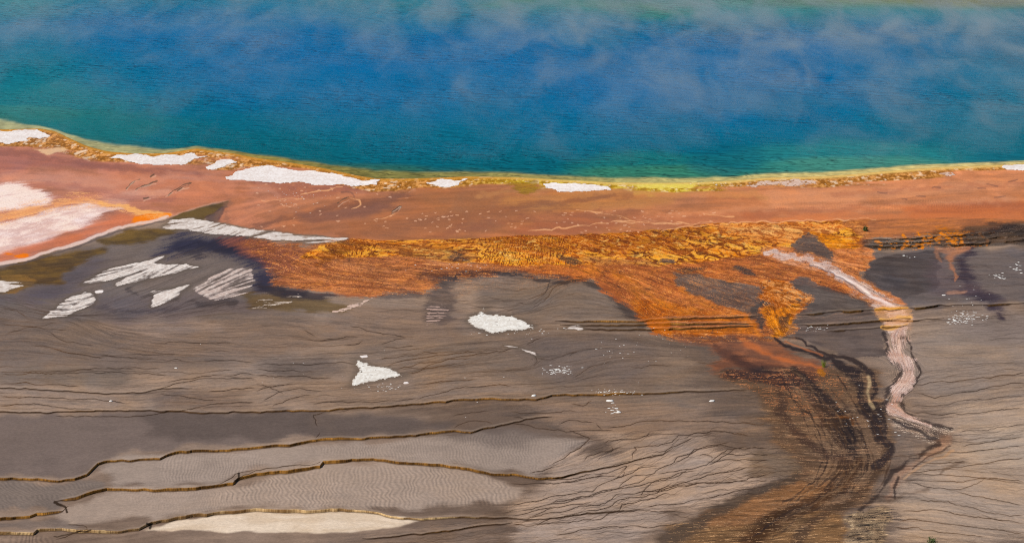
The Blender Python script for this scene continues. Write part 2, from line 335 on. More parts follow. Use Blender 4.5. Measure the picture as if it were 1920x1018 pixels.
GB([(490,668),(625,670),(634,704),(560,712),(495,700)], (90,79,74), .6, soft=18, streak=1.4)
GB([(180,592),(360,590),(420,612),(300,630),(190,618)], (142,122,110), .7, soft=14)
GB([(300,735),(460,735),(470,768),(300,768)], (116,98,88), .6, soft=12)
GB([(1120,810),(1300,812),(1360,850),(1160,850)], (156,134,118), .75, soft=16)
# olive and indigo films on the left
GB([(-240,520),(0,500),(120,478),(300,430),(420,430),(540,470),(520,540),(430,570),(180,600),(-240,590)], (106,97,95), .9, soft=10, warp=8)
GB([(330,440),(420,440),(520,455),(530,540),(470,556),(470,500),(400,470),(300,478)], (48,48,70), .92, soft=18, streak=1.4)
GB([(90,520),(160,490),(220,480),(180,520),(130,560),(60,570)], (72,70,88), .5, soft=20, streak=1.2)
GB([(170,560),(420,548),(560,556),(470,585),(200,600)], (84,79,90), .45, soft=18, streak=1.2)
GB([(-240,560),(130,545),(180,560),(20,570),(-240,580)], (84,79,92), .45, soft=16, streak=1.2)
paint([(-240,545),(-100,525),(0,500),(60,490),(110,478),(200,465),(212,470),(140,500),(110,530),(50,545),(-240,560)], (118,90,46), .9, 9, 8, 1., c2=(86,66,42))
paint([(180,452),(240,432),(290,424),(340,432),(300,446),(240,460),(190,462)], (116,90,46), .9, 7, 6, 1., c2=(82,64,42))
paint([(0,520),(60,515),(65,532),(30,548),(0,550)], (140,104,58), .6, 6, 5, 1.)
paint([(440,545),(560,548),(620,560),(660,580),(640,590),(560,586),(470,576)], (104,82,48), .75, 10, 6, 1.)
stroke([(330,470),(380,468),(440,462),(500,470),(530,500),(520,535),(560,548)], 12, (46,44,60), .7, 3, .95, fray=1.2)
stroke([(240,545),(300,560),(380,570),(440,566)], 5, (62,56,60), .6, 2, .95, fray=1.2); stroke([(150,575),(240,585),(330,578)], 5, (74,68,76), .5, 2, .95, fray=1.2)
# orange fan below the white strip
paint([(452,452),(560,459),(640,452),(860,488),(960,496),(1130,512),(1120,526),(960,512),(880,518),(835,522),(812,546),(780,549),(740,546),(700,555),(640,556),(600,551),(555,545),(512,534),(520,510),(500,485),(455,470)], (184,116,76), .96, 10, 9, 1.7, .3, c2=(146,86,56))
paint([(400,440),(500,454),(560,462),(560,500),(520,520),(480,490),(420,460)], (136,82,66), .75, 16, 8, .9)

paint([(806,524),(848,520),(852,570),(846,606),(800,606),(808,560)], (78,68,68), .6, 9, 6, 1.8)
paint([(800,512),(860,505),(960,508),(1100,520),(1090,530),(1040,528),(960,522),(880,528),(840,540)], (64,57,60), .5, 6, 7, 2.4)
stroke([(855,517,4),(900,512,5),(950,512,4),(1000,520,4),(1035,531,4),(1065,526,4),(1097,520,3)], 4, (54,48,52), .75, 2, .8, fray=1.)
stroke([(960,508,3),(1020,513,4),(1080,520,4)], 3, (64,56,58), .6, 2, .8, fray=1.)
stroke([(1085,522,4),(1120,538,8),(1155,562,10),(1182,588,10),(1198,608,7)], 8, (66,58,58), .75, 2, .95, fray=.8)
stroke([(1030,531,1.5),(1028,545,1.5),(1015,556,1.5)], 1.5, (66,58,58), .7, 1.5, .8); stroke([(790,516,8),(830,518,9),(856,522,6)], 8, (58,52,56), .6, 2.5, .9, fray=1.2)
paint([(480,530),(560,545),(620,552),(660,556),(600,562),(540,560),(490,550)], (52,48,58), .8, 6, 6, 1.8)
paint([(690,556),(780,548),(820,556),(760,562)], (66,58,62), .6, 6, 6, 1.6)
# large orange fan
paint([(900,488),(1100,490),(1250,488),(1380,472),(1440,465),(1470,455),(1560,430),(1640,440),(1622,470),(1640,485),(1620,505),(1620,530),(1660,560),(1680,580),(1640,572),(1590,552),(1534,540),(1510,530),(1490,540),(1520,560),(1516,585),(1498,600),(1485,628),(1450,628),(1430,632),(1300,630),(1250,634),(1215,618),(1192,590),(1150,562),(1118,536),(1080,520),(960,502)], (186,108,62), .97, 7, 8, 1.7, .3, c2=(146,80,48))
paint([(1180,560),(1240,560),(1330,585),(1400,600),(1428,626),(1300,630),(1250,633),(1210,612)], (196,108,38), .75, 7, 5, 1., c2=(156,78,26))
for p in ([(1160,512),(1230,560),(1300,590)], [(1300,575),(1360,588),(1410,612),(1424,628)], [(1270,545),(1330,572),(1390,592)], [(1150,510),(1180,535),(1200,570)], [(1000,498),(1080,503),(1150,512)]):
    stroke(p, 9, (212,132,60), .55, 3, .95, c2=(184,104,54), fray=1.)
# ochre lattice along the lower edge of the red band
x6, y6 = X/.62 + W1*1.1, Y/.80 + W2*1.1
def ridge(x, y, sd): return 1-np.abs(2*(fbm(x, y, sd, 2, .4))-1)*1.6
kd = sstep(880, 1080, U)*1.5-.5*sstep(720, 600, U)
ac_ = (Y+kd*X)/np.sqrt(1+kd*kd); al_ = (X-.3*kd*Y)/1.2
VEIN = np.maximum(ridge(al_/.75+W1*.8, ac_/.62+W2*.8, 201), ridge(al_/1.2+W1*.9+7, ac_/.9+W2*.9, 221))
VEIN = sstep(.50, .80, VEIN + .10*(L0-.5))
VEIN2 = sstep(.5, .95, ridge(X/.34+W1*3, Y/.45+W2*3, 261) + .5*(L0-.5))
LT = [(640,446),(684,443),(794,444),(960,436),(1180,429),(1306,414),(1440,409),(1600,405),(1640,405),(1620,440),(1600,452),(1560,450),(1490,462),(1440,470),(1390,484),(1250,497),(1100,497),(960,497),(860,492),(780,480),(700,482),(600,484),(560,480)]
MATS += [LT, [(452,452),(560,459),(640,452),(860,488),(960,496),(1130,512),(1120,526),(960,512),(880,518),(835,522),(812,546),(740,546),(640,556),(555,545),(512,534),(520,510),(500,485)],
 [(900,488),(1100,490),(1250,488),(1380,472),(1440,465),(1470,455),(1560,430),(1640,440),(1622,470),(1640,485),(1620,505),(1620,530),(1660,560),(1680,580),(1640,572),(1534,540),(1490,540),(1516,585),(1485,628),(1450,628),(1430,632),(1300,630),(1250,634),(1192,590),(1118,536),(960,502)]]
paint(LT, (236,164,72), .96, 4, 5, .7, .3, c2=(204,122,48))
w, m = mask(LT, 6, 5, .5)
put(w, m*VEIN[w]*.95, lin((104,48,12))*(1-NF[w][..., None]) + lin((168,80,18))*NF[w][..., None]); put(w, m*VEIN2[w]*.35*(1-VEIN[w]), (236,178,104))
paint([(900,440),(1080,436),(1180,430),(1306,418),(1330,440),(1280,462),(1160,470),(1000,468),(900,464)], (132,62,16), .6, 12, 10, 1.6)
paint([(1080,482),(1200,484),(1240,496),(1120,498)], (112,88,70), .5, 5, 6, 1.6); paint([(700,462),(780,458),(900,476),(880,490),(760,482)], (128,92,62), .55, 6, 6, 1.6)
paint([(640,452),(700,450),(690,468),(640,482),(580,500),(620,470)], (120,62,22), .75, 6, 8, 1.4)
paint([(700,452),(800,452),(900,452),(850,470),(720,470)], (150,82,34), .5, 8, 8, 1.4)
for q in ([(1340,420),(1440,417),(1560,416),(1600,420),(1560,440),(1480,452),(1420,450),(1360,434)],):
    paint(q, (226,164,108), .7, 10, 6, .8, c2=(206,130,72))
    w, m = mask(q, 8, 5, .5); put(w, m*VEIN[w]*.55, (190,92,28))
paint([(1500,425),(1560,440),(1615,462),(1600,470),(1550,462)], (214,124,26), .8, 6, 6, 1.2, c2=(232,150,40))
paint([(1560,408),(1700,404),(1800,402),(2160,404),(2160,425),(1920,432),(1780,440),(1690,446),(1620,446)], (184,112,66), .9, 4, 5, .9, c2=(150,92,60))
paint([(1760,425),(1850,430),(1820,462),(1770,466),(1740,450)], (206,118,34), .8, 8, 8, 1.8, c2=(120,76,40))
paint([(1610,450),(1700,447),(1780,442),(1850,428),(1920,420),(2160,414),(2160,452),(1920,456),(1800,464),(1617,467)], (68,60,56), .8, 5, 5, 1.1)
for p in ([(1690,440),(1702,452),(1690,466)], [(1722,436),(1735,452),(1728,466)], [(1766,438),(1790,452),(1794,466)], [(1840,440),(1855,455),(1852,462)], [(1800,440),(1808,455),(1800,466)], [(1640,452),(1652,460),(1648,468)]):
    stroke(p, 3.2, (220,128,28), .9, 2, .6, fray=.8)
w, m = mask([(700,455),(1440,430),(1440,470),(960,492),(800,482)], 10); put(w, m*sstep(.78,.95,fbm(X[w]/.4,Y[w]/.55,241,3))*.45, (238,196,120))
# grey islands in the orange
ISL = [([(1245,508),(1310,515),(1353,525),(1402,530),(1434,548),(1428,582),(1400,588),(1340,568),(1285,545)], (112,96,86)),
 ([(1481,461),(1500,440),(1512,430),(1528,446),(1544,461),(1574,482),(1560,504),(1519,484)], (104,92,84)),
 ([(1484,527),(1509,518),(1534,533),(1590,549),(1638,563),(1638,582),(1560,590),(1495,592),(1516,564),(1488,540)], (102,90,84)),
 ([(1376,498),(1402,500),(1422,516),(1400,514),(1380,508)], (92,78,70)), ([(1040,478),(1080,480),(1100,494),(1060,496)], (110,84,62)), ([(1240,484),(1262,488),(1255,496),(1236,492)], (94,78,70)),
 ([(1486,596),(1640,586),(1662,600),(1665,640),(1660,668),(1600,670),(1520,640),(1490,628)], (112,96,88)),
 ([(1428,560),(1440,590),(1438,626),(1420,604),(1402,592)], (92,80,74)), ([(1640,486),(1670,476),(1760,470),(1760,540),(1700,560),(1672,556),(1626,528),(1622,505)], (88,80,80)),
 ([(1325,498),(1310,508),(1290,512),(1260,505)], (110,80,64)), ([(840,468),(872,480),(880,488),(850,490)], (90,72,60))]
for p, c in ISL: paint(p, c, .94, 4, 5, 1.5, .25, c2=(c[0]*.8, c[1]*.8, c[2]*.82))
stroke([(1822,464,8),(1806,485,16),(1802,512,20),(1818,540,20),(1848,562,18),(1872,584,12),(1884,596,5)], 14, (56,48,62), .9, 2, .95, fray=.9)
stroke([(1800,545,5),(1850,560,12),(1880,565,10)], 10, (70,60,70), .6, 2, .95, fray=.9)
GB([(1760,470),(1800,520),(1850,540),(1800,560),(1740,556)], (88,76,84), .5, soft=14)
stroke([(1820,464,6),(1790,474,7),(1776,484,7),(1784,500,6),(1791,514,4),(1793,524,2)], 5, (158,110,86), .9, 1.5, .7, fray=.8)
stroke([(1755,468,4),(1758,482,4),(1766,494,2)], 3, (150,108,86), .7, 1.5, .8, fray=.8)
paint([(1750,466),(1820,464),(1800,476),(1760,476)], (156,110,86), .7, 3, 3, 1.)
paint([(1770,548),(1810,544),(1800,552),(1775,554)], (164,124,104), .7, 4, 3, .8)
# orange cascade beside the pale stream
paint([(1567,466),(1622,462),(1640,474),(1638,488),(1620,505),(1610,520),(1640,538),(1694,562),(1706,574),(1660,562),(1600,527),(1570,507),(1560,490)], (206,136,92), .85, 4, 4, .8, c2=(186,112,70))
C2P = C2P_ = [(1422,524),(1478,530),(1512,552),(1520,572),(1497,588),(1492,604),(1484,630),(1452,628),(1442,604),(1430,582)]
paint(C2P, (212,138,78), .92, 5, 9, 1.5, c2=(186,100,40))
w, m = mask(C2P, 4, 4, .6); put(w, m*VEIN[w]*.8, (176,88,22))
put(w, m*sstep(.42, .25, SPK0[w]*.6+W1[w]*.8+.2)*.85, (96,82,72)); put(w, m*sstep(.75, .95, L0[w])*.6, (238,196,150))
paint([(1432,575),(1505,572),(1492,590),(1490,604),(1484,630),(1452,628),(1442,604)], (222,132,26), .85, 4, 5, 1.4, c2=(120,66,16))
paint([(1460,594),(1482,592),(1479,606),(1470,616),(1462,610)], (66,54,46), .85, 2.5, 3, 1.)
paint([(1478,606),(1500,600),(1490,632),(1474,632)], (104,88,80), .5, 3, 3, 1.2)
# brown outflow below the small ledges
def Q(l): return [(1280+p[0]*.4107, 600+p[1]*.4107)+tuple(p[2:]) for p in l]
OUT = Q([(130,240),(560,200),(900,210),(920,420),(960,560),(920,700),(870,830),(740,880),(740,1200),(-100,1200),(60,910),(300,800),(530,710),(530,640),(420,560),(370,460),(320,330)])
paint(OUT, (114,88,68), .92, 14, 8, .6, c2=(96,74,58))
paint(Q([(560,420),(900,440),(940,620),(840,800),(560,860),(300,900),(560,740),(660,640),(560,540)]), (130,102,80), .55, 16, 8, .6)
paint(Q([(80,890),(300,800),(520,740),(700,740),(560,830),(420,890),(240,960),(100,940)]), (150,106,72), .85, 12, 8, .7, c2=(128,90,60))
paint(Q([(-60,930),(240,940),(420,890),(560,850),(740,890),(735,1200),(-100,1200)]), (118,88,60), .8, 12, 8, .8, c2=(138,104,72))
paint(Q([(-60,70),(360,72),(430,92),(520,150),(650,205),(700,230),(580,240),(400,200),(260,215),(150,245),(110,235),(150,180),(120,125),(0,102),(-60,100)]), (150,94,66), .9, 11, 8, 1.2, c2=(112,74,58))
stroke(Q([(270,85,7),(340,135,8),(450,180,7),(560,205,5),(640,215,4)]), 6, (184,104,62), .75, 1.5, .9, fray=.7)
stroke(Q([(130,110,5),(200,150,10),(260,190,12),(340,210,12),(440,215,10)]), 6, (92,62,52), .75, 2, .9, fray=.7)
stroke(Q([(240,170,6),(330,235,8),(440,260,9),(560,270,9)]), 6, (78,54,48), .75, 2, .9, fray=.7)
paint(Q([(150,225),(400,200),(560,215),(640,240),(600,270),(520,300),(430,310),(300,285),(200,262)]), (62,47,47), .9, 10, 8, 1.4, c2=(98,64,50))
paint(Q([(310,310),(450,300),(480,360),(420,400),(340,370)]), (96,74,58), .6, 10, 8, 1.5)
w, m = mask(Q([(130,225),(330,240),(700,190),(760,320),(640,460),(420,400),(300,320)]), 8); put(w, m*sstep(.70, .92, L0[w])*.7, (178,100,50))
stroke(Q([(500,215,7),(560,280,9),(620,330,12),(660,390,15),(715,440,20),(748,490,25),(752,550,23),(785,600,19),(800,640,16),(790,670,12)]), 14, (58,45,42), .97, 2.5, .6, fray=.45)
stroke(Q([(715,430,10),(745,480,14),(755,540,13),(780,590,11)]), 14, (42,34,35), .9, 2.5, .7, fray=.4)
stroke(Q([(700,440,4),(780,450,4),(775,480,3)]), 3, (122,74,34), .7, 2, .9)
stroke(Q([(800,640,15),(770,690,15),(720,760,15),(600,830,16),(450,890,18),(360,950,20),(300,1018,22),(240,1200,26)]), 16, (84,58,40), .95, 2, .75, fray=.4)
stroke(Q([(460,880,8),(380,930,10),(330,1000,12),(300,1100,12)]), 10, (72,48,28), .6, 2, .95, fray=.7)
stroke(Q([(430,320,5),(465,360,11),(445,420,11),(480,480,9),(560,550,9),(640,600,9),(700,630,11),(770,645,9)]), 9, (82,61,50), .92, 2, .75, fray=.4)
stroke(Q([(560,300,6),(590,360,9),(610,420,9),(640,470,8)]), 8, (84,62,52), .85, 2, .8, fray=.4)
stroke(Q([(940,590,8),(885,680,11),(850,760,11),(760,830,12),(640,880,12),(560,950,12),(500,1060,12)]), 10, (90,68,52), .9, 2, .75, fray=.4)
stroke(Q([(420,80,3),(450,105,4.5),(520,130,5),(600,150,6),(680,180,8),(740,220,11),(795,260,13),(808,310,10),(808,360,9),(830,410,10),(860,450,10),(882,500,11),(895,545,9)]), 8, (54,44,44), .97, 2, .5, fray=.45)
stroke(Q([(520,85,2),(600,125,3),(680,160,4),(800,190,5),(850,235,6),(882,280,6),(872,320,6),(852,360,6),(882,400,7),(912,450,7),(920,490,7),(902,545,8),(960,580,8),(935,620,9),(880,665,10)]), 6, (60,48,46), .95, 2, .5, fray=.45)
stroke(Q([(470,95,2),(560,135,2.5),(640,160,2.5)]), 2, (180,112,76), .6, 1, .8)
stroke(Q([(850,262,4),(862,290,4.5),(836,325,4.5),(846,365,4),(872,400,3)]), 4, (168,144,112), .8, 1.2, .7, fray=.6)
stroke(Q([(-80,1010,24),(100,905,15),(220,835,11),(380,772,9),(530,705,9)]), 12, (88,72,60), .9, 2, .75, fray=.4)
paint(Q([(320,580),(520,630),(548,700),(440,725),(280,710)]), (98,80,64), .65, 12, 8, .9)
stroke(Q([(100,508,4),(200,540,6),(300,570,7),(430,585,7)]), 6, (108,90,78), .6, 2, .95)
for k in range(46):
    o_ = rng.normal(0, 34); ph = rng.uniform(0, 6.3); j0_ = rng.integers(0, 5); n_k = rng.integers(4, 8)
    base_ = [(520,230),(590,310),(650,390),(715,460),(748,540),(785,610),(770,690),(700,775),(580,850),(440,910),(340,990),(270,1090)][j0_:j0_+n_k]
    if len(base_) > 2: stroke(Q([(x_+o_*1.9+14*math.sin(i_*1.1+ph), y_+o_*.25, rng.uniform(.8, 2.6)) for i_, (x_, y_) in enumerate(base_)]), 2, [(66,50,42), (80,58,44), (140,110,84), (58,44,40)][k % 4], rng.uniform(.4, .75)*(.5 if k % 4 == 2 else 1), 1.8, .8, fray=.9)
# yellow-brown foot of the grass tuft
paint([(1537,690),(1551,690),(1553,698),(1546,706),(1540,702)], (170,106,36), .7, 3, 3, .9)
# pale stream with its orange fringe
PS = [(1432,471,2.5),(1450,475,6),(1470,479,8),(1503,486,8),(1534,499,9),(1566,510,10),(1597,530,12),(1635,553,13),(1668,574,18),(1684,590,25),(1688,604,25),(1686,622,18),(1685,649,20),(1693,674,17),(1709,698,13),(1691,722,15),(1673,748,11),(1677,772,11),(1705,787,9),(1737,797,8)]
paint([(1420,466),(1450,468),(1500,480),(1545,500),(1530,508),(1480,496),(1440,486)], (214,166,136), .75, 6, 6, 1.4, c2=(200,136,96))
stroke([(a, b-1, c*1.3+3.5) for a, b, c in PS[:8]], 10, (206,136,92), .85, 1.5, .6, fray=.4, c2=(186,108,64))
stroke(Q([(918,60,4),(930,110,5),(948,170,7),(1010,228,7),(990,265,8),(950,310,8),(920,360,8),(918,400,7),(940,430,5)]), 6, (70,58,55), .9, 1.5, .6, fray=.8)
stroke(Q([(1010,60,2),(1037,120,3),(1062,190,3),(1088,250,4),(1035,310,5),(988,368,6),(1003,410,5),(1080,450,4),(1160,485,4),(1225,500,3)]), 4, (74,60,54), .9, 1.5, .6, fray=.8)
STREAM += [r_ for r_ in [stroke([(a, b, c*.88) for a, b, c in PS], 10, (214,188,174), .97, 2.2, .3, c2=(172,136,120), fray=.75, dig=.03)]]
w, m = STREAM[0]; put(w, m*sstep(.78, .95, L0[w])*.6, (132,100,88)); put(w, m*sstep(.25, .08, L1[w])*.6, (150,112,96))
stroke([(1560,510,3),(1597,530,4),(1640,556,4),(1676,575,5)], 3, (222,206,200), .8, 1, .8)
stroke([(1520,497),(1560,512),(1590,528),(1620,548)], 1.6, (104,84,84), .75, 1.2, .7)
paint([(1640,560),(1690,560),(1712,580),(1708,620),(1660,618),(1640,580)], (214,146,96), .14, 6, 4, 1.5)
paint(Q([(960,440),(1060,450),(1160,490),(1240,510),(1215,570),(1130,560),(1040,520),(960,480)]), (124,104,92), .75, 4, 5, 1.2, c2=(160,136,118))
w, m = mask(Q([(980,430),(1120,470),(1240,505),(1210,580),(1100,560),(960,490)]), 4); put(w, m*sstep(.72, .92, L0[w])*.8, (208,190,172)); put(w, m*sstep(.34, .14, L0[w])*.85, (52,46,48))
stroke(Q([(955,455,2.5),(1040,490,3),(1110,522,4),(1168,560,4)]), 3, (62,54,54), .8, 1.5, .7)
stroke(Q([(1210,550,10),(1120,620,11),(1020,680,12),(970,740,12),(935,805,11)]), 10, (138,106,88), .85, 2, .7, fray=.9, c2=(168,132,108))
stroke(Q([(1165,570,5),(1085,620,6),(1000,660,5),(950,710,5),(910,770,5),(860,830,6),(800,870,5)]), 5, (64,51,46), .85, 1.6, .7, fray=.8)
stroke(Q([(1235,598,3),(1140,640,4),(1060,682,3),(1010,722,3)]), 3, (172,138,110), .8, 1.5, .7)
stroke(Q([(1225,570,2),(1130,625,2),(1050,675,2)]), 2, (78,60,52), .7, 1.5, .7)
stroke(Q([(985,715,4),(972,760,4.5),(966,810,3)]), 4, (60,47,43), .85, 1.5, .7)
stroke(Q([(930,830,5),(1010,800,6),(1110,770,6)]), 5, (112,90,74), .6, 2, .9); stroke(Q([(1180,690,3),(1240,650,5),(1280,640,3)]), 5, (112,90,74), .6, 2, .9)
CRM = Q([(765,885),(900,845),(970,855),(935,960),(925,1100),(740,1100),(745,930)])
paint(CRM, (164,138,108), .7, 8, 8, 1.2, c2=(134,112,88)); w, m = mask(CRM, 5, 8, .8)
put(w, m*sstep(.48, .30, L0[w]*.7+SPK0[w]*.3)*.9, (54,46,44)); put(w, m*sstep(.78, .95, SPK0[w]*.5+L0[w]*.5)*.7, (214,190,156))
w, m = mask(Q([(840,840),(1000,860),(1010,910),(900,930)]), 6); put(w, m*sstep(.40, .22, L0[w])*.8, (58,52,52))
# painted glints and dark specks in the grain of the outflow and orange mats
w, m = mask(OUT, 14)
put(w, m*sstep(.80, .98, L0[w])*.3, (196,164,134)); put(w, m*sstep(.26, .06, L0[w])*.4, (66,48,38)); put(w, m*sstep(.82, .98, L1[w])*.2, (160,112,78)); w, m = mask(Q([(-60,920),(420,900),(740,890),(735,1200),(-100,1200)]), 14); put(w, m*sstep(.80, .98, L0[w])*.4, (196,156,116))
ORM = [(450,445),(1620,412),(1640,440),(1640,480),(1680,580),(1480,640),(1250,640),(1130,530),(800,560),(520,540)]
w, m = mask(ORM, 10); isor = sstep(1.5, 2.4, COL[w][..., 0]/np.maximum(COL[w][..., 2], .01))
put(w, m*isor*sstep(.30, .08, L0[w]*.7+.3*NF[w])*.65, (122,66,36)); put(w, m*isor*sstep(.72, .95, L0[w]*.8+.2*NF[w])*.65, (226,160,104)); put(w, m*isor*sstep(.45, .85, VEIN[w])*.38, (118,64,34)); put(w, m*isor*VEIN2[w]*.25, (222,142,72)); put(w, m*isor*sstep(.30, .12, SPK0[w]*.5+L0[w]*.5)*.7, (78,56,46))

# fine grain of the mats, rills and filaments
amp = np.full((NV, NU), .15, f4)
wd, md = mask([(-240,470),(600,560),(900,540),(1190,600),(1350,690),(1480,800),(1500,900),(1250,1000),(-240,1100)], 20); 
inout, mo = mask([(1340,690),(1690,690),(1720,860),(1620,1100),(1230,1100),(1480,880)], 20); amp[inout] += .12*mo
orm, om = mask([(450,445),(1620,412),(2160,412),(2160,470),(1640,480),(1680,580),(1480,640),(1250,640),(1130,530),(800,560),(520,540)], 14); amp[orm] += .1*om
PLATE = [(-240,775),(640,772),(900,765),(1090,815),(1000,890),(965,945),(880,975),(640,1005),(480,1060),(-240,1100)]; pl, pm = mask(PLATE, 8); amp[pl] *= 1-.82*pm; PLM = np.zeros((NV, NU), f4); PLM[pl] = pm
COL *= np.clip(1 + (L1-.5)*amp*1.5 + (L2-.5)*amp*.6 + (L0-.5)*amp*1.2 + (NF-.5)*.08, .3, 2)[..., None]
rl = splat(RILLS, 1.3)
rl = np.clip(rl*1.5, 0, 1.2)
au = splat(streamlines(260, (1700,600,2120,1090), 5, 46, .22, .55) + streamlines(150, (1020,820,1500,990), 6, 40, .5, .7) + streamlines(900, (-200,560,1240,790), 8, 40, .08, .42)
 + streamlines(170, (1330,690,1700,1090), 9, 30, .3, .6) + streamlines(90, (840,940,1300,1090), 10, 50, .3, .6) + streamlines(160, (-200,480,560,600), 12, 26, .1, .5)
 + streamlines(150, (1640,470,2120,600), 13, 26, .2, .5) + streamlines(160, (560,450,1640,620), 14, 22, .35, .6) + streamlines(60, (880,520,1180,600), 15, 26, .3, .5), .9)
au = np.clip(au*.95, 0, 1)*(1-.85*PLM)
RL = np.clip(rl*.9 + au*.62, 0, 1)
rt = sstep(.45, .8, fbm(X/6, Y/9, 821, 3))[..., None]*.8; put((slice(0, NV), slice(0, NU)), np.clip(RL*1.15, 0, .95), (lin((64,46,34))*(1-rt)+lin((92,62,34))*rt)*(.7+.6*NF[..., None]))
halo = np.clip(blur(rl, 4, 2)*.5, 0, .14); put((slice(0, NV), slice(0, NU)), halo, (96,78,64))
H -= .025*np.clip(blur1(rl, 1, 0), 0, 1)

# ------------------------------------------------------------------ red mineral band and rim
sh_pts = [(float(u), float(s)-4) for u, s in zip(us[::16], shore[0, ::16])]
REDP = sh_pts + [(2165, 418)] + RED_EDGE[::-1] + [(405,416),(418,394),(428,377)] + LEFT_EDGE[::-1][1:] + [(-245,545)]
wr, mr = mask(REDP, 1.6, 1.5, .5, .35)
tr = sstep(-100, 900, U[wr])[..., None]; tq = sstep(900, 1900, U[wr])[..., None]
red = lin((184,124,106))*(1-tr)+lin((166,108,76))*tr; red = red*(1-tq)+lin((194,128,92))*tq
red = red*(1+(.38*(L2[wr]-.5)+.16*(L1[wr]-.5)+.10*(L0[wr]-.5)+.10*(NF[wr]-.5))[..., None]); sw = sstep(.45, .9, fbm(X[wr]/5+N1[wr]*2, Y[wr]/9+N2[wr]*2, 171, 3))[..., None]*.4; red = red*(1-sw)+lin((150,98,68))*sw
put(wr, mr, red)
RM = np.zeros((NV, NU), f4); RM[wr] = mr
def rp(poly, c, op=.7, soft=12, streak=.6, warp=8, sharp=.5, **k):
    w, m = mask(poly, soft, warp, streak, sharp)
    m = m*RM[w]*op; col = lin(c)
    if 'c2' in k:
        t = sstep(.3, .7, L1[w]*.5+NF[w]*.5)[..., None]; col = col*(1-t)+lin(k['c2'])*t
    COL[w] += (col-COL[w])*m[..., None]
rp([(-240,290),(0,270),(60,285),(140,300),(220,312),(250,320),(150,318),(60,310),(0,340),(-240,360)], (158,102,92), .7)
rp([(100,300),(220,308),(330,318),(420,336),(300,330),(180,316)], (150,98,86), .6, 8)
rp([(0,320),(120,322),(260,340),(200,370),(100,350),(0,345)], (196,138,118), .6)
rp([(200,330),(330,325),(460,335),(420,370),(300,380),(230,375)], (188,124,100), .6)
rp([(180,372),(240,356),(330,350),(300,372),(220,384)], (196,150,132), .55, 8)
rp([(480,345),(700,352),(800,352),(640,365),(520,372)], (160,102,84), .6)
rp([(560,400),(620,390),(700,376),(740,385),(680,405),(580,418)], (134,92,78), .7, 8)
rp([(640,440),(700,420),(800,400),(960,385),(960,430),(720,446)], (152,102,76), .6, 14)
rp([(760,360),(1000,360),(960,390),(820,400)], (152,104,74), .5, 14)
rp([(920,372),(1060,360),(1100,350),(1240,350),(1300,370),(1200,390),(1000,395)], (180,126,80), .65, 14)
rp([(1150,350),(1260,350),(1300,358),(1200,368)], (188,150,84), .5, 6)
rp([(960,430),(1100,400),(1180,415),(1100,438),(980,442)], (158,96,72), .6, 10)
rp([(1180,405),(1440,395),(1440,415),(1300,420),(1200,428)], (172,108,80), .6, 8)
rp([(1420,360),(1700,350),(1920,335),(1920,350),(1700,370),(1440,390)], (204,142,106), .6, 14)
rp([(1700,390),(2160,360),(2160,420),(1700,410)], (172,97,64), .7, 12)
rp([(1440,405),(1700,395),(1920,398),(1920,412),(1440,416)], (192,116,76), .6, 6)
stroke([(960,388),(1080,378),(1150,366)], 5, (132,88,68), .5, 1.5, .95)
for l_, w_, c_, o_ in (([(-60,278),(60,290),(160,306),(260,319),(420,337),(560,349),(720,353)], 6, (142,94,84), .55), ([(-60,330),(80,340),(200,345),(330,331),(450,340),(520,362)], 7, (200,142,118), .4),
  ([(470,428),(540,408),(620,390),(700,380),(760,366)], 7, (124,84,70), .6), ([(560,418),(650,404),(740,390)], 5, (130,88,72), .5), ([(640,444),(760,424),(900,402),(1040,384),(1180,362)], 10, (142,94,70), .55),
  ([(820,440),(960,414),(1060,404),(1200,400)], 8, (146,92,70), .5), ([(380,350),(480,372),(560,372)], 5, (196,130,100), .5), ([(420,400),(520,392),(600,372),(680,362)], 5, (192,128,96), .45),
  ([(900,362),(1040,356),(1240,360),(1440,366)], 6, (186,132,88), .5), ([(1200,408),(1400,392),(1640,388),(1920,372)], 7, (206,142,106), .45), ([(1560,366),(1700,356),(1920,344)], 6, (170,106,80), .45), ([(1400,402),(1700,386),(1920,384)], 6, (166,98,70), .45),
  ([(60,345),(160,352),(240,372),(330,372)], 6, (162,104,92), .5), ([(220,400),(300,388),(380,372),(470,366)], 6, (176,116,94), .5)):
    stroke([(a, b) for a, b in l_], w_, c_, o_, 2, .97, fray=1.0)
# pale silica films on the left and their orange seam
rp([(-240,360),(0,345),(41,345),(84,364),(100,378),(63,390),(0,395),(-240,410)], (226,206,200), .95, 9, 1.0)
rp([(-240,425),(0,418),(63,399),(126,386),(176,379),(240,389),(189,408),(110,438),(47,460),(0,472),(-240,520)], (224,206,200), .95, 9, 1.2, c2=(204,174,166))
rp([(-240,420),(0,398),(60,388),(130,374),(178,370),(215,380),(140,384),(60,402),(0,416),(-240,440)], (222,156,104), .75, 7, 1.2)
rp([(-240,530),(0,482),(60,462),(140,436),(230,400),(300,402),(300,412),(200,430),(100,465),(0,494),(-240,545)], (196,112,78), .6, 10, .8)
rp([(180,374),(236,382),(316,404),(312,412),(250,396),(190,384)], (224,166,106), .85, 3, 1.0)
rp([(262,402),(300,400),(314,406),(300,414),(262,418),(240,424)], (222,122,26), .9, 3, 1.2)
rp([(14,478),(40,474),(64,474),(58,484),(30,488)], (222,118,22), .9, 3, 1.2)
w, m = mask([(-240,415),(0,392),(60,380),(130,364),(180,366),(300,404),(312,412),(240,400),(180,386),(120,392),(60,408),(0,424),(-240,440)], 8, 6, .8)
put(w, m*sstep(.5, .9, L0[w])*.8, (230,172,118)); put(w, m*sstep(.3, .05, L0[w])*.5, (190,120,84))
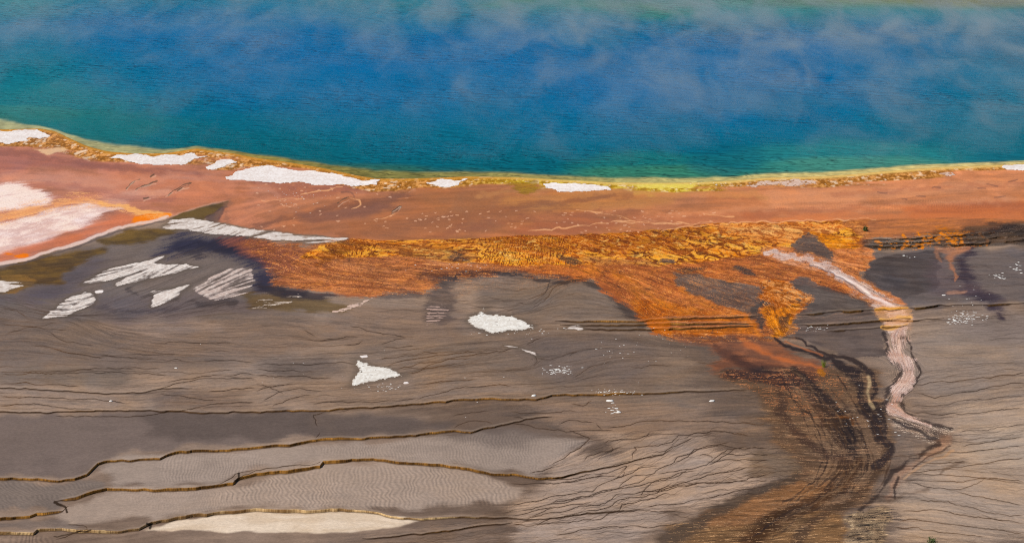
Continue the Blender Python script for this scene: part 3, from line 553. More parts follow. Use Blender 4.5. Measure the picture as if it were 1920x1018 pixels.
w, m = mask([(-240,345),(0,340),(90,360),(250,384),(110,440),(0,480),(-240,520)], 12)
put(w, m*sstep(.25, .02, L0[w]*.7+L1[w]*.3)*.5, (184,140,128))
stroke([(a, b-2) for a, b in LEFT_EDGE[:10]], 3.2, (206,182,172), .9, .8, .5)
stroke([(a, b-1.) for a, b in LEFT_EDGE[9:]], 1.6, (178,132,112), .8, .6, .5)
stroke([(a, b+3.5) for a, b in LEFT_EDGE[:11]], 2.0, (92,80,80), .6, .8, .6)
paint([(318,411),(346,400),(393,385),(428,378),(424,386),(400,402),(376,412),(340,412)], (78,62,44), .95, 2, 2, .7, c2=(104,84,50))
paint([(384,408),(420,388),(426,386),(408,416),(386,416)], (88,70,72), .8, 3, 2, .9)
stroke([(427,379),(420,392),(412,404),(404,416)], 6, (130,96,82), .65, 2, .95, fray=1.3)
stroke([(432,384),(426,396),(420,412),(430,424)], 5, (150,104,86), .5, 2, .95, fray=1.3)
# dark broken crust edges in the band
for p in ([(236,353),(246,342),(258,334),(262,336)], [(254,355),(270,348),(288,343),(294,341)], [(312,367),(324,360),(336,355),(350,346),(356,344)], [(330,360),(345,349),(354,349)], [(270,374),(280,370)], [(284,332),(292,326)],
          [(636,382),(646,374),(656,370)], [(735,400),(748,393),(752,386)], [(738,396),(750,386)]):
    stroke(p, 1.4, (86,74,62), .8, 1.3, .7, fray=1.); stroke([(a-1, b+2.6) for a, b in p], 1.0, (206,172,150), .5, 1.2, .8, fray=1.)
for p in ([(640,358),(664,362),(664,366)], [(1645,360),(1664,362)], [(1672,369),(1700,371)], [(1750,349),(1764,349)], [(1850,343),(1870,346)], [(1862,370),(1884,368)], [(1890,338),(1910,336)], [(1836,352),(1850,352)], [(1720,367),(1736,367)], [(1240,452-55),(1254,397)]):
    stroke(p, 1.5, (124,88,76), .6, 1.6, .8, fray=.9)
for p in ([(1110,398),(1150,403),(1192,415)], [(1080,396),(1130,398)], [(990,434),(1080,424),(1150,414),(1280,420)], [(1324,401),(1345,405),(1376,407)], [(1150,416),(1240,419),(1340,418),(1500,414),(1640,410)], [(1242,432),(1300,424),(1360,420)],
          [(490,380),(530,374),(580,370)], [(560,365),(600,357),(640,352)], [(655,372),(676,378),(676,388),(660,394)], [(700,414),(720,408),(740,400)]):
    stroke(p, .9, (214,160,118), .75, 1.4, .8, fray=1.2)
for k in range(150):
    a = rng.uniform(480, 1340); b = rng.uniform(345, 432) if a < 760 else rng.uniform(395, 436)
    stroke([(a, b), (a+rng.uniform(1.5, 5), b+rng.uniform(-1, 1))], rng.uniform(.6, 1.1), (216,170,140), .65, .6, .8)
# golden rim: mottled ochre crust between the white sheets
dsh = V - shore
rimw = (cur([(-240,30),(0,30),(100,36),(180,26),(260,18),(340,22),(430,24),(520,18),(700,20),(800,16),(960,20),(1100,14),(1250,16),(1400,16),(1560,22),(1700,20),(1920,14),(2160,14)], us)[None, :]).astype(f4)
rimm = (1-sstep(.75, 1.12, dsh/rimw + .5*(L2-.5) + .9*N1))*sstep(-3, 0, dsh)
tx = fbm(X/.22, Y/.6, 301, 4)*.6+L0*.4
ty = sstep(820, 1000, U)*(1-sstep(1280, 1420, U))
rc = lin((158,104,46))*(1-ty[..., None]) + lin((172,136,44))*ty[..., None]
rc = rc*(1-sstep(.5, .72, tx)[..., None]) + (lin((206,150,92))*(1-ty[..., None])+lin((206,186,92))*ty[..., None])*sstep(.5, .72, tx)[..., None]
rc = rc*(1-.35*sstep(.5, .2, tx)[..., None])
rc = rc + (lin((236,214,186))-rc)*(sstep(.70, .95, fbm(X/.4, Y/.8, 321, 3))*.6)[..., None]
put((slice(0, NV), slice(0, NU)), rimm*.92, rc)
lip = np.exp(-((dsh-2.2)/2.6)**2)*sstep(-2, .5, dsh)
put((slice(0, NV), slice(0, NU)), lip*.85, lin((196,140,64))*(1-sstep(850, 1100, U)[..., None]) + lin((218,186,116))*sstep(850, 1100, U)[..., None])
paint([(1180,345),(1240,345),(1310,344),(1300,352),(1220,354)], (214,196,104), .8, 3, 3, 1.2)
paint([(958,346),(1000,342),(1016,352),(990,362),(968,358)], (158,126,34), .7, 4, 6, 2.0, c2=(120,92,34), tex=L0)
paint([(60,281),(120,276),(130,282),(90,290)], (214,178,140), .8, 3, 3, .9); paint([(134,288),(160,280),(165,283),(140,291)], (222,196,170), .85, 2, 2, .7)
# pool bed and far bank
bed = sstep(1, -2, dsh)
put((slice(0, NV), slice(0, NU)), bed*1., (60,96,90))
fb = sstep(farl+1, farl-2, V); put((slice(0, NV), slice(0, NU)), fb*1., lin((176,140,92))*(.8+.4*NB[..., None]))

# ------------------------------------------------------------------ relief
H += np.where(dsh > 0, .10*np.exp(-((dsh-5)/7)**2)*sstep(0, 3, dsh), -.02*np.clip(-dsh, 0, 40) - .004)
H = np.where(V < farl+2, .012 + .015*np.clip(farl-V, 0, 30), H)
H += .014*(fbm(X/1.6, Y/1.6, 401, 4)-.5)*(dsh > 6)
for pts, th, tone in LEDGES:
    x0, x1 = pts[0][0], pts[-1][0]
    r = np.random.default_rng(int(abs(x0)+pts[0][1])); xs = np.arange(x0, x1+1, 4.)
    ja = r.normal(0, 1, len(xs)); ja = np.convolve(np.pad(ja, 2, mode='edge'), np.array([1, 2, 3, 2, 1])/9., 'valid')*1.1
    y0_ = cur(pts, us); ye = y0_ + np.interp(us, xs, ja); t = cur(th, us); ins = (us >= x0) & (us <= x1)
    kk = np.hanning(61); kk /= kk.sum(); y0_ = np.convolve(np.pad(y0_, 30, mode='edge'), kk, 'valid')
    v0 = min(p[1] for p in pts)-170; v1 = max(p[1] for p in pts)+20
    j0 = int(max(0, (v0-V0)/S)); j1 = int(min(NV, (v1-V0)/S)); w = (slice(j0, j1), slice(max(0, int((x0-U0)/S)), min(NU, int((x1-U0)/S)+1)))
    ys_ = y0_[w[1]][None, :].astype(f4); ye = ye[w[1]][None, :].astype(f4); t = t[w[1]][None, :].astype(f4)
    ef = np.minimum(1, np.minimum(us[w[1]]-x0, x1-us[w[1]])/25.+.15)[None, :]
    if tone in 'dk': t = t*sstep(.22, .5, noise(us[w[1]]/34., us[w[1]]*0, 541+int(pts[0][1])))[None, :]
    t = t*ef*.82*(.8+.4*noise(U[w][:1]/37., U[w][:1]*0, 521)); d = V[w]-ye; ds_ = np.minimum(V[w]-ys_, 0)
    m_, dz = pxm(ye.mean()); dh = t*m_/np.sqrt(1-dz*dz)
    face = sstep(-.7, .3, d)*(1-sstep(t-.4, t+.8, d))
    eh = sstep(0, 70, np.minimum(us[w[1]]-x0+(x0 < U0+5)*99, x1-us[w[1]]+(x1 > U1-5)*99))[None, :]
    H[w] += dh*eh*np.where(d < 0, np.exp(ds_/(55. if tone in 'gw' else 5.)), np.clip(1-d/np.maximum(t, .3), 0, 1))
    vs_ = noise(U[w]/1.4, V[w]/30, 501+int(pts[0][1]))*.28 + noise(U[w]/24, V[w]/60, 511)*.45+.12
    dark, lite = {'g': ((88,60,28), (168,122,64)), 'w': ((128,98,64), (200,172,130)), 'd': ((52,38,22), (122,88,44)), 'k': ((24,20,14), (58,44,26))}[tone]
    c = lin(dark)*(1-sstep(.25, .8, vs_)[..., None]) + lin(lite)*sstep(.25, .8, vs_)[..., None]
    c = c + (lin((66,48,34))-c)*(1-sstep(1.6, 3.6, t))[..., None]
    COL[w] += (c-COL[w])*np.clip(face*.97, 0, 1)[..., None]
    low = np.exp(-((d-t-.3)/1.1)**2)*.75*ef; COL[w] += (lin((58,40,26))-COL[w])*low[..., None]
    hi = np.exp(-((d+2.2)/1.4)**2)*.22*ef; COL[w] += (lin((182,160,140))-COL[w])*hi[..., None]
stroke([(103,941),(110,946),(121,948),(127,953),(125,959)], 2.6, (58,42,28), .95, .8, .5, fray=.5)  # right-facing turn of the ledge, its shade painted as a dark stroke
stroke([(446,888),(447,897),(440,903)], 3.2, (50,38,28), .9, .8, .5, fray=.5); stroke([(440,903),(452,893),(480,881),(540,874),(600,868)], 1.2, (78,60,44), .8, 1.2, .7)
stroke([(276,981),(284,984),(281,990)], 3, (48,40,34), .9, .8, .5, fray=.5); stroke([(100,1006),(110,1008),(140,998),(170,992)], 1.5, (70,54,40), .8, 1.2, .7)
# pinkish/orange runs over the ledges
for q, c in (([(1645,576),(1700,572),(1712,582),(1706,606),(1660,612),(1646,590)], (222,164,112)), ([(1205,596),(1250,598),(1260,625),(1225,628)], (206,112,32)), ([(1395,590),(1420,598),(1428,626),(1410,612)], (212,116,30))):
    paint(q, c, .35, 3, 4, 2.4)
w, m = mask([(1640,446),(1740,440),(1800,432),(1870,430),(1850,458),(1790,468),(1660,468)], 8, 8, 1.2)
put(w, m*sstep(.60, .85, SPK0[w]*.5+L0[w]*.2+N1[w]*.6+.15)*.9, (208,122,34)); put(w, m*sstep(.85, 1.0, L0[w])*.6, (220,190,160))
paint([(1800,424),(1860,418),(2160,408),(2160,440),(1900,452),(1830,456)], (48,42,42), .8, 6, 7, 1.8, c2=(96,74,58))
w, m = mask([(1617,446),(1920,418),(2160,410),(2160,440),(1920,458),(1617,468)], 4, 6, .8)
put(w, m*sstep(.72, .95, L0[w])*.6, (126,110,100)); put(w, m*sstep(.3, .1, L0[w])*.7, (26,22,18))
for l_, c_ in (([(1642,580),(1672,579),(1702,577)], (214,150,58)), ([(1650,598),(1680,596),(1706,595)], (222,168,96)), ([(1655,612),(1680,611),(1700,609)], (210,156,80))):
    stroke(l_, 3, c_, .8, 1.2, .8, fray=1.2)
    stroke([(a, b+2.5) for a, b in l_], 1.2, (92,60,34), .8, 1.2, .8, fray=1.4)
# current ripples in the shallow sheets
def ripple(poly, lam, amp_, dirx, diry, sd):
    w, m = mask(poly, 10, 4, .2, .5)
    lx = (X[w]*dirx + Y[w]*diry*.32)/lam + 1.6*(fbm(X[w]/1.1, Y[w]/2.6, sd, 3)-.5) + .9*np.sin(Y[w]*.75+X[w]*.25)*.5 + .35*np.sin(Y[w]*3.3+2*N1[w]*6)
    s_ = np.sin(6.283*lx); H[w] += amp_*m*(s_*.7+.3*s_*np.abs(s_))*(.35+.9*fbm(X[w]/2, Y[w]/4, sd+5, 2))
ripple([(480,900),(600,884),(700,872),(826,878),(900,886),(950,905),(975,930),(940,946),(700,955),(480,945),(400,930)], .23, .009, 1, .35, 601)
ripple([(560,840),(760,822),(960,812),(1090,825),(1000,885),(920,875),(800,862),(640,855)], .17, .006, 1, .2, 611)
ripple([(-240,905),(150,902),(190,912),(104,936),(60,955),(-240,970)], .19, .007, .7, 1.6, 621)
ripple([(-240,1000),(60,1000),(110,1018),(110,1100),(-240,1100)], .22, .008, 1, .4, 631)
ripple([(200,915),(430,915),(470,950),(300,968)], .15, .004, 1, .3, 641); ripple([(1440,382),(1860,370),(1860,395),(1440,396)], .2, .006, 1, .1, 651)
ripple([(300,850),(480,842),(500,872),(440,896),(300,906)], .16, .005, 1, .3, 661)

# ------------------------------------------------------------------ white sinter sheets (raised crust)
SINTER = [
 ([(-60,244),(0,245),(47,245),(76,245),(95,255),(63,263),(19,269),(-60,270)], 'w', 'white sinter sheet on the pool rim at the far left edge of the picture'),
 ([(201,297),(217,288),(250,290),(283,291),(346,288),(371,286),(388,292),(368,299),(340,309),(299,311),(251,306),(204,300)], 'w', 'long white sinter sheet on the rim just above dark dashes in the red band'),
 ([(380,316),(406,302),(431,299),(456,301),(434,307),(418,315),(393,320)], 'w', 'short pointed white sinter sheet on the rim between two longer white sheets'),
 ([(418,333),(446,318),(476,310),(515,309),(574,318),(637,327),(675,337),(712,340),(706,348),(637,347),(559,342),(480,340),(435,338)], 'w', 'longest white sinter sheet on the pool rim tapering toward the right'),
 ([(795,343),(820,337),(886,336),(866,343),(851,350),(820,352)], 'w', 'small white sinter wedge on the rim above the plain brown stretch of red band'),
 ([(1007,343),(1039,341),(1086,344),(1146,345),(1151,357),(1101,360),(1054,360),(1023,351)], 'w', 'bright white sinter block on the rim beside yellow crust'),
 ([(1390,347),(1440,339),(1528,335),(1532,344),(1471,349),(1405,352)], 'p', 'pinkish white sinter strip on the rim above the orange cascades'),
 ([(1757,325),(1780,323),(1807,327),(1786,333),(1762,331)], 'p', 'small faint white sinter spot on the ochre rim at the right'),
 ([(1881,312),(1920,309),(1970,307),(1970,320),(1920,321),(1896,318)], 'w', 'white sinter sheet on the rim cut by the right edge of the picture'),
 ([(299,425),(320,414),(343,408),(393,414),(440,424),(480,430),(559,440),(653,447),(652,452),(606,457),(559,454),(511,450),(480,447),(453,443),(393,439),(346,433),(311,430)], 's', 'long white strip of cracked crust below the red band running into the ochre lattice'),
 ([(148,538),(167,522),(220,500),(267,488),(314,475),(313,480),(292,494),(320,496),(343,494),(379,500),(346,508),(314,517),(267,528),(222,536),(212,532),(240,520),(204,527),(176,531)], 's', 'largest white streaky patch on the dark film at left, shaped like a wing'),
 ([(75,598),(94,584),(119,568),(138,555),(164,547),(183,552),(183,563),(167,574),(141,584),(116,595),(91,599)], 's', 'white slanted patch lowest and leftmost on the grey flat below the wing shaped one'),
 ([(277,576),(289,555),(282,547),(308,543),(362,533),(357,543),(333,555),(311,568),(289,575)], 's', 'small speckled white patch beside the striped pinkish white one'),
 ([(362,541),(384,527),(399,516),(434,503),(468,502),(478,517),(482,526),(467,546),(434,558),(399,565),(380,556)], 's2', 'striped pinkish white patch of broken crust on the dark film'),
 ([(468,578),(480,562),(500,552),(557,549),(572,553),(545,568),(500,578)], 's3', 'sparse white flecks of crust under the orange fan'),
 ([(622,587),(656,569),(713,551),(684,571),(655,583),(626,591)], 'p', 'thin pinkish spur of crust pointing up right to the orange fan'),
 ([(799,606),(804,572),(838,568),(846,588),(824,604),(800,614)], 's4', 'faint pink ladder of thin crust bars left of the white mound'),
 ([(873,604),(892,590),(908,577),(914,573),(919,579),(908,586),(945,591),(965,592),(985,600),(1008,616),(975,620),(952,621),(920,627),(900,619)], 'w2', 'bright white rounded crust mound in the middle of the grey flat'),
 ([(1053,618),(1067,610),(1098,608),(1098,619)], 's', 'little white crust patch right of the rounded mound'),
 ([(940,644),(962,648),(984,652),(1000,658),(1012,672),(1004,671),(994,660),(976,655),(955,651)], 's', 'thin curved white thread of crust below the rounded mound'),
 ([(654,725),(662,704),(671,692),(662,669),(683,679),(725,690),(768,706),(725,712),(700,718),(669,724)], 'w2', 'white triangular crust patch alone on the lower grey flat'),
 ([(672,667),(688,665),(690,670),(676,671)], 'w', 'tiny white crust chip just above the triangular patch'),
 ([(754,717),(764,715),(768,719),(757,721)], 'w', 'tiny white crust chip at the right tip of the triangular patch'),
 ([(-40,530),(0,528),(6,528),(64,530),(32,540),(9,547),(-40,552)], 's', 'white streaky patch on olive film at the left edge of the picture'),
 ([(176,546),(186,543),(196,544),(193,549),(180,551)], 'w', 'small white blob touching the top of the slanted patch at left'),
]
STY = {'w': ((242,234,230), (214,196,186), .06, .35, .05), 'p': ((224,196,180), (190,156,138), .06, .9, .02), 's': ((232,222,214), (190,170,158), .035, 1.9, .035), 's2': ((214,196,186), (176,148,136), .03, 2.2, .03),
       's3': ((216,200,186), (178,156,138), .05, 3.2, .02), 's4': ((196,164,150), (166,136,122), .035, 2.6, .015), 'w2': ((240,236,228), (200,188,174), .05, .9, .07)}
PATCH = []
SPK = fbm(X/.13, Y/.3, 701, 3)
for poly, st, label in SINTER:
    c1, c2, thick, strk, _ = STY[st]
    small = max(p[0] for p in poly)-min(p[0] for p in poly) < 30
    soft = 1.2 if small else (8.0 if st == 'w2' else 2.2 if st[0] in 'wp' else 3.2); warp = .8 if small else (5.0 if st in ('w', 'p') else 2.8)
    w = win(poly, 14)
    m = inpoly(poly, U[w]+warp*(1.3*N1[w]+3.2*W1[w]), V[w]+warp*(.6*N2[w]+1.3*W2[w])).astype(f4); m = blur(m, soft, soft*.6)
    edge = np.clip(4*m*(1-m)+.25, 0, 1)*(m > .02)
    n_ = L0[w]*.28+L1[w]*.72 if st[0] in 's' else L0[w]*.5+SPK[w]*.5
    if st == 's4': n_ = .5+.26*np.sin(V[w]*6.283/4.8+7*N1[w]+3*W1[w])+.8*(L1[w]-.5)+.3*(SPK[w]-.5)
    lo, hi = {'w': (.26, 1.2), 'p': (.2, 1.5), 'w2': (-.15, 2.1), 's': (.02, 1.75), 's2': (.06, 1.95), 's3': (.2, 2.2), 's4': (.42, 1.5)}[st]
    q = np.where(m > .01, .5+1.1*(m*1.25 + (.5*sstep(.6, .95, m) if st in ('w', 'w2') else 0) - (lo+hi*(1-n_))), 0)
    q = blur1(q.astype(f4), 2 if st in ('s', 's2') else 1, 1)
    if small: q = m
    t = sstep(.35, .65, SPK[w]*.6+L1[w]*.4)[..., None]
    t = np.clip(t*.5 + sstep(.85, .5, q)[..., None]*.75, 0, 1)
    hh = thick*np.clip(q-.5, -.5, .32)
    cc = lin(c1)*(1-t)+lin(c2)*t; fd = (1-sstep(.5, 1.0 if st in ('w2', 's', 's2', 's3', 's4') else .76, q))[..., None]*.85; PATCH.append((w, q, hh, cc*(1-fd)+COL[w]*fd, label, st))
    # darker fringe on the ground round each patch
    fr = np.clip(blur(np.pad(m, 0), 4, 2.5), 0, 1)
    if st in ('w2', 's'): put(w, np.clip(fr*1.2, 0, .45), (96,84,72))
WATER_GAIN = np.array([1.0, 1.13, 1.10]); STEAM = .062
ALBEDO_GAIN = globals().get('GAIN', np.array([1.0, 1.0, 1.0], f4))
hv = (1-.7*PLM)*(fbm(X/2.2+N1*2, Y/5+N2*2, 811, 4)-.5)*.11 + (1-.8*PLM)*((L2-.5)*.05 + (L0-.5)*.06)
COL *= np.stack([1+hv, 1+.15*hv, 1-hv*1.1], -1)*(dsh > 16)[..., None] + (dsh <= 16)[..., None]
gy = (1-sstep(1.25, 1.6, COL[..., 0]/np.maximum(COL[..., 2], .01)))*(dsh > 20)
COL *= 1+gy[..., None]*(np.array([.13, .08, .01], f4) + .06*sstep(1500, 1800, U)[..., None])
lum_ = (COL @ np.array([.3, .6, .1], f4))[..., None]
COL = lum_ + (COL-lum_)*1.10
COL = COL*np.clip(lum_/.165, .25, 2.2)**.20
COL = np.clip(COL*ALBEDO_GAIN, 0.004, .92).astype(f4)
# ==== BLENDER
import bpy
scene = bpy.context.scene
col = scene.collection

def new_mat(name):
    m = bpy.data.materials.new(name); m.use_nodes = True; nt = m.node_tree; nt.nodes.clear()
    out = nt.nodes.new('ShaderNodeOutputMaterial'); return m, nt, out
def link(nt, a, b): nt.links.new(a, b)
def node(nt, t, **k):
    n = nt.nodes.new(t)
    for a, b in k.items():
        if a in n.inputs: n.inputs[a].default_value = b
        else: setattr(n, a, b)
    return n
def mesh_obj(name, co, quads, colr=None, material=None, smooth=True, parent=None):
    me = bpy.data.meshes.new(name); n, q = len(co), len(quads)
    me.vertices.add(n); me.vertices.foreach_set('co', np.ascontiguousarray(co, f4).ravel())
    me.loops.add(q*4); me.loops.foreach_set('vertex_index', np.ascontiguousarray(quads, np.int32).ravel())
    me.polygons.add(q); me.polygons.foreach_set('loop_start', np.arange(0, q*4, 4, dtype=np.int32))
    if smooth: me.polygons.foreach_set('use_smooth', np.ones(q, bool))
    me.update(calc_edges=True)
    if colr is not None:
        a = me.color_attributes.new('Col', 'FLOAT_COLOR', 'POINT')
        a.data.foreach_set('color', np.ascontiguousarray(np.c_[colr, np.ones(n, f4)], f4).ravel())
    if material: me.materials.append(material)
    o = bpy.data.objects.new(name, me); col.objects.link(o)
    if parent: o.parent = parent
    return o
def tag(o, label, cat=None, kind=None, group=None):
    o['label'] = label
    if cat: o['category'] = cat
    if kind: o['kind'] = kind
    if group: o['group'] = group
    return o

def crust_mat(name, rough, spec, bump, nscale, var):
    m, nt, out = new_mat(name)
    b = node(nt, 'ShaderNodeBsdfPrincipled'); b.inputs['Roughness'].default_value = rough; b.inputs['Specular IOR Level'].default_value = spec
    at = node(nt, 'ShaderNodeAttribute', attribute_name='Col'); tc = node(nt, 'ShaderNodeTexCoord')
    nz = node(nt, 'ShaderNodeTexNoise'); nz.inputs['Scale'].default_value = nscale; nz.inputs['Detail'].default_value = 5; nz.inputs['Roughness'].default_value = .65
    mr = node(nt, 'ShaderNodeMapRange'); mr.inputs[1].default_value = .3; mr.inputs[2].default_value = .7; mr.inputs[3].default_value = 1-var; mr.inputs[4].default_value = 1+var
    mx = node(nt, 'ShaderNodeVectorMath', operation='SCALE')
    bp = node(nt, 'ShaderNodeBump'); bp.inputs['Strength'].default_value = bump; bp.inputs['Distance'].default_value = .05
    link(nt, tc.outputs['Object'], nz.inputs['Vector']); link(nt, nz.outputs['Fac'], mr.inputs[0])
    link(nt, at.outputs['Color'], mx.inputs[0]); link(nt, mr.outputs[0], mx.inputs['Scale']); link(nt, mx.outputs[0], b.inputs['Base Color'])
    link(nt, nz.outputs['Fac'], bp.inputs['Height']); link(nt, bp.outputs['Normal'], b.inputs['Normal'])
    link(nt, b.outputs[0], out.inputs['Surface']); return m
M_ground = crust_mat('damp_mineral_ground', .8, .1, .35, 5.0, .13)
M_sinter = crust_mat('dry_white_sinter', .9, .15, .15, 6.0, .08)

# ---- ground sheet: surveyed middle plus a coarse skirt out to the horizon
def geo(a, b, first, ratio):
    out = [a]; st = first
    while abs(out[-1]-a) < abs(b-a): out.append(out[-1]+math.copysign(st, b-a)); st *= ratio
    out[-1] = b; return out[1:]
ul = geo(U0, -24000, 6, 1.35)[::-1]; ur = geo(us[-1], 26000, 6, 1.35)
vt = geo(V0, -596, 6, 1.18)[::-1]; vb = geo(vs[-1], 24000, 6, 1.3)
ue = np.r_[ul, us, ur].astype(float); ve = np.r_[vt, vs, vb].astype(float)
pl_, pr_, pt_, pb_ = len(ul), len(ur), len(vt), len(vb)
He = np.pad(H, ((pt_, pb_), (pl_, pr_)), mode='edge').astype(float)
Ce = np.pad(COL, ((pt_, pb_), (pl_, pr_), (0, 0)), mode='edge')
He[:, :pl_] = np.maximum(He[:, :pl_], .03); He[:, -pr_:] = np.maximum(He[:, -pr_:], .03)
UE, VE = np.meshgrid(ue, ve)
Xe, Ye, Ze = unproject(UE, VE, He)
plain = lin((128,112,102))[None, None]*(.75+.5*fbm(Xe/3, Ye/3, 901, 5)[..., None])
out_ = np.maximum(np.maximum(sstep(U0+60, U0-60, UE), sstep(U1-60, U1+60, UE)), np.maximum(sstep(V1, V1+80, VE), sstep(V0, V0-60, VE)))[..., None]
Ce = (Ce*(1-out_) + plain*out_).astype(f4)
nvE, nuE = UE.shape
idx = np.arange(nvE*nuE, dtype=np.int32).reshape(nvE, nuE)
quads = np.stack([idx[1:, :-1], idx[1:, 1:], idx[:-1, 1:], idx[:-1, :-1]], -1)
# which structure each cell of the sheet belongs to
ID = np.zeros((NV, NU), np.int8)
def mark(poly, k, soft=3):
    w, m = mask(poly, soft, 4, .2, .3); ID[w][m > .5] = k
for p in MATS: mark(p, 3)
for p, c in ISL: mark(p, 0)
ID[RM > .5] = 1
ID[(rimm > .5) & (dsh > 0)] = 2
for w, m in STREAM: ID[w][m > .5] = 4
IDe = np.pad(ID, ((pt_, pb_), (pl_, pr_)), mode='edge')
IDe[pt_+NV:] = 0
cid = IDe[:-1, :-1]
GNAMES = [('ground', 'grey brown terraced mineral flat with dark rills and low ledges'), ('mineral_flat', 'smooth red brown mineral band between pool rim and orange mats'),
          ('pool_rim', 'raised ochre and yellow crust along the edge of the blue pool'), ('bacterial_mat', 'orange and gold bacterial mats spilling from the red band'),
          ('runoff_stream', 'pale pink runoff stream winding down through the orange mats')]
for k, (nm, lb) in enumerate(GNAMES):
    q = quads[cid == k].reshape(-1, 4)
    if not len(q): continue
    used = np.unique(q); remap = np.zeros(nvE*nuE, np.int32); remap[used] = np.arange(len(used), dtype=np.int32)
    co = np.c_[Xe.ravel()[used], Ye.ravel()[used], Ze.ravel()[used]]
    tag(mesh_obj(nm, co, remap[q], Ce.reshape(-1, 3)[used], M_ground), lb, kind='structure')

# ---- white sinter sheets, each its own raised crust
for w, q, hh, c, label, st in PATCH:
    keep = q > .3
    f = keep[1:, 1:] & keep[1:, :-1] & keep[:-1, 1:] & keep[:-1, :-1]
    f &= (q[1:, 1:] > .5) | (q[1:, :-1] > .5) | (q[:-1, 1:] > .5) | (q[:-1, :-1] > .5)
    if not f.any(): continue
    hz = H[w].astype(float)
    x, y, z = unproject(U[w].astype(float), V[w].astype(float), hz); z = z + hh
    ii = np.arange(q.size, dtype=np.int32).reshape(q.shape)
    qd = np.stack([ii[1:, :-1], ii[1:, 1:], ii[:-1, 1:], ii[:-1, :-1]], -1)[f]
    used = np.unique(qd); remap = np.zeros(q.size, np.int32); remap[used] = np.arange(len(used), dtype=np.int32)
    co = np.c_[x.ravel()[used], y.ravel()[used], z.ravel()[used]]; ctr = co.mean(0); ctr[2] = co[:, 2].min()
    o = mesh_obj('sinter_patch', co-ctr, remap[qd], c.reshape(-1, 3)[used], M_sinter); o.location = ctr
    if st in ('s3', 's4'): o.name = 'sinter_flecks'; tag(o, label, kind='stuff')
    else: tag(o, label, 'mineral crust', 'thing', 'white sinter patches')

# ---- pool water
wu = np.arange(-262, 2185, 4.0); wt_ = np.linspace(0, 1, 150)
ws_, wf_, wsh = scur(SHORE, wu), scur(FAR, wu), scur(SHELF, wu)
WU = np.repeat(wu[None], len(wt_), 0)
tt = 1-(1-wt_)**1.0
WV = (ws_+9)[None]*(1-tt[:, None]) + (wf_-7)[None]*tt[:, None]
WV = np.minimum(WV, (ws_+9)[None])
wx, wy, wz = unproject(WU, WV, 0.0)
dd = ws_[None]-WV
n3 = fbm(wx/9, wy/16, 951, 4)-.5; n4 = fbm(wx/1.6, wy/3, 961, 4)-.5
dd2 = dd + 26*n3*np.clip(dd/60, 0, 1.5)
def ramp(stops, x):
    xs_ = [s_[0] for s_ in stops]; cs = np.array([lin(s_[1]) for s_ in stops])
    return np.stack([np.interp(x, xs_, cs[:, k]) for k in range(3)], -1)
n3 = n3*.6; n4 = n4*.6
deep = ramp([(0,(0,90,104)),(40,(0,94,114)),(80,(0,97,128)),(130,(0,98,142)),(200,(0,97,150)),(260,(0,97,148)),(300,(10,104,136)),(330,(46,116,112)),(350,(96,124,92))], dd2)
tl = (1-sstep(60, 420, WU+40*n3))[..., None]*sstep(300, 60, dd)[..., None]; deep = deep*(1-.8*tl)+lin((20,112,126))*.8*tl
tr_ = sstep(1500, 1900, WU+200*n3)[..., None]*.6; deep = deep*(1-tr_)+lin((24,104,124))*tr_
top = sstep(60, -14, WV+60*n3)[..., None]*.6; tcol = lin((30,112,140)); tg = (sstep(260, 0, WU)+sstep(1150, 1500, WU))[..., None]; tcol = tcol*(1-tg)+lin((70,134,122))*tg; deep = deep*(1-top)+tcol*top
def blob(u, v, ru, rv, c, op):
    global deep
    e = ((WU-u)/ru)**2+((WV-v)/rv)**2 + 1.8*n3 + .5*n4
    m = (1-sstep(.1, 1.3, e))[..., None]*op; deep = deep*(1-m)+lin(c)*m
blob(1590, 306, 230, 44, (40,122,126), .7); blob(1600, 316, 180, 22, (84,140,116), .55); blob(1240, 318, 220, 34, (24,110,108), .7); blob(1230, 328, 190, 18, (62,124,96), .7); blob(1360, 298, 70, 30, (8,90,112), .5)
blob(60, 200, 180, 46, (30,110,120), .6); blob(40, 214, 120, 16, (70,122,106), .4); blob(190, 232, 190, 30, (26,102,104), .6); blob(720, 318, 110, 14, (52,98,70), .6)
shf = wsh[None]*.68*(1+.5*n4+.5*n3)
sh_ = (1-sstep(.72, 1.2, dd/shf))[..., None]
sc = ramp([(-200,(164,156,122)),(300,(166,152,108)),(460,(140,118,62)),(760,(124,112,62)),(1000,(150,132,78)),(1200,(172,154,100)),(1500,(200,172,112)),(1920,(190,162,108)),(2200,(190,162,108))], WU)
sc = sc*np.clip(1.08+.5*n4+.4*(fbm(wx/.5, wy/1.4, 971, 3)-.5), .6, 1.5)[..., None]  # fine noise paints caustic light into the shelf colour
edge_ = (np.exp(-((dd/shf-1.3)/.4)**2)*.3)[..., None]
wc = deep*(1-edge_)+lin((52,92,74))*edge_
wc = wc*(1-sh_)+sc*sh_
ex = sstep(1200, 1900, WU)[..., None]*sstep(22, 2, WV+10*n3)[..., None]; wc = wc*(1-ex)+lin((134,124,84))*ex
wc = np.clip(wc*WATER_GAIN, .001, .9)
ii = np.arange(WU.size, dtype=np.int32).reshape(WU.shape)
wq = np.stack([ii[:-1, :-1], ii[:-1, 1:], ii[1:, 1:], ii[1:, :-1]], -1).reshape(-1, 4)
mw, nt, out = new_mat('hot_spring_water')
b = node(nt, 'ShaderNodeBsdfDiffuse'); gl = node(nt, 'ShaderNodeBsdfGlossy'); gl.inputs['Roughness'].default_value = .35; ms = node(nt, 'ShaderNodeMixShader'); ms.inputs[0].default_value = .022
at = node(nt, 'ShaderNodeAttribute', attribute_name='Col'); tc = node(nt, 'ShaderNodeTexCoord')
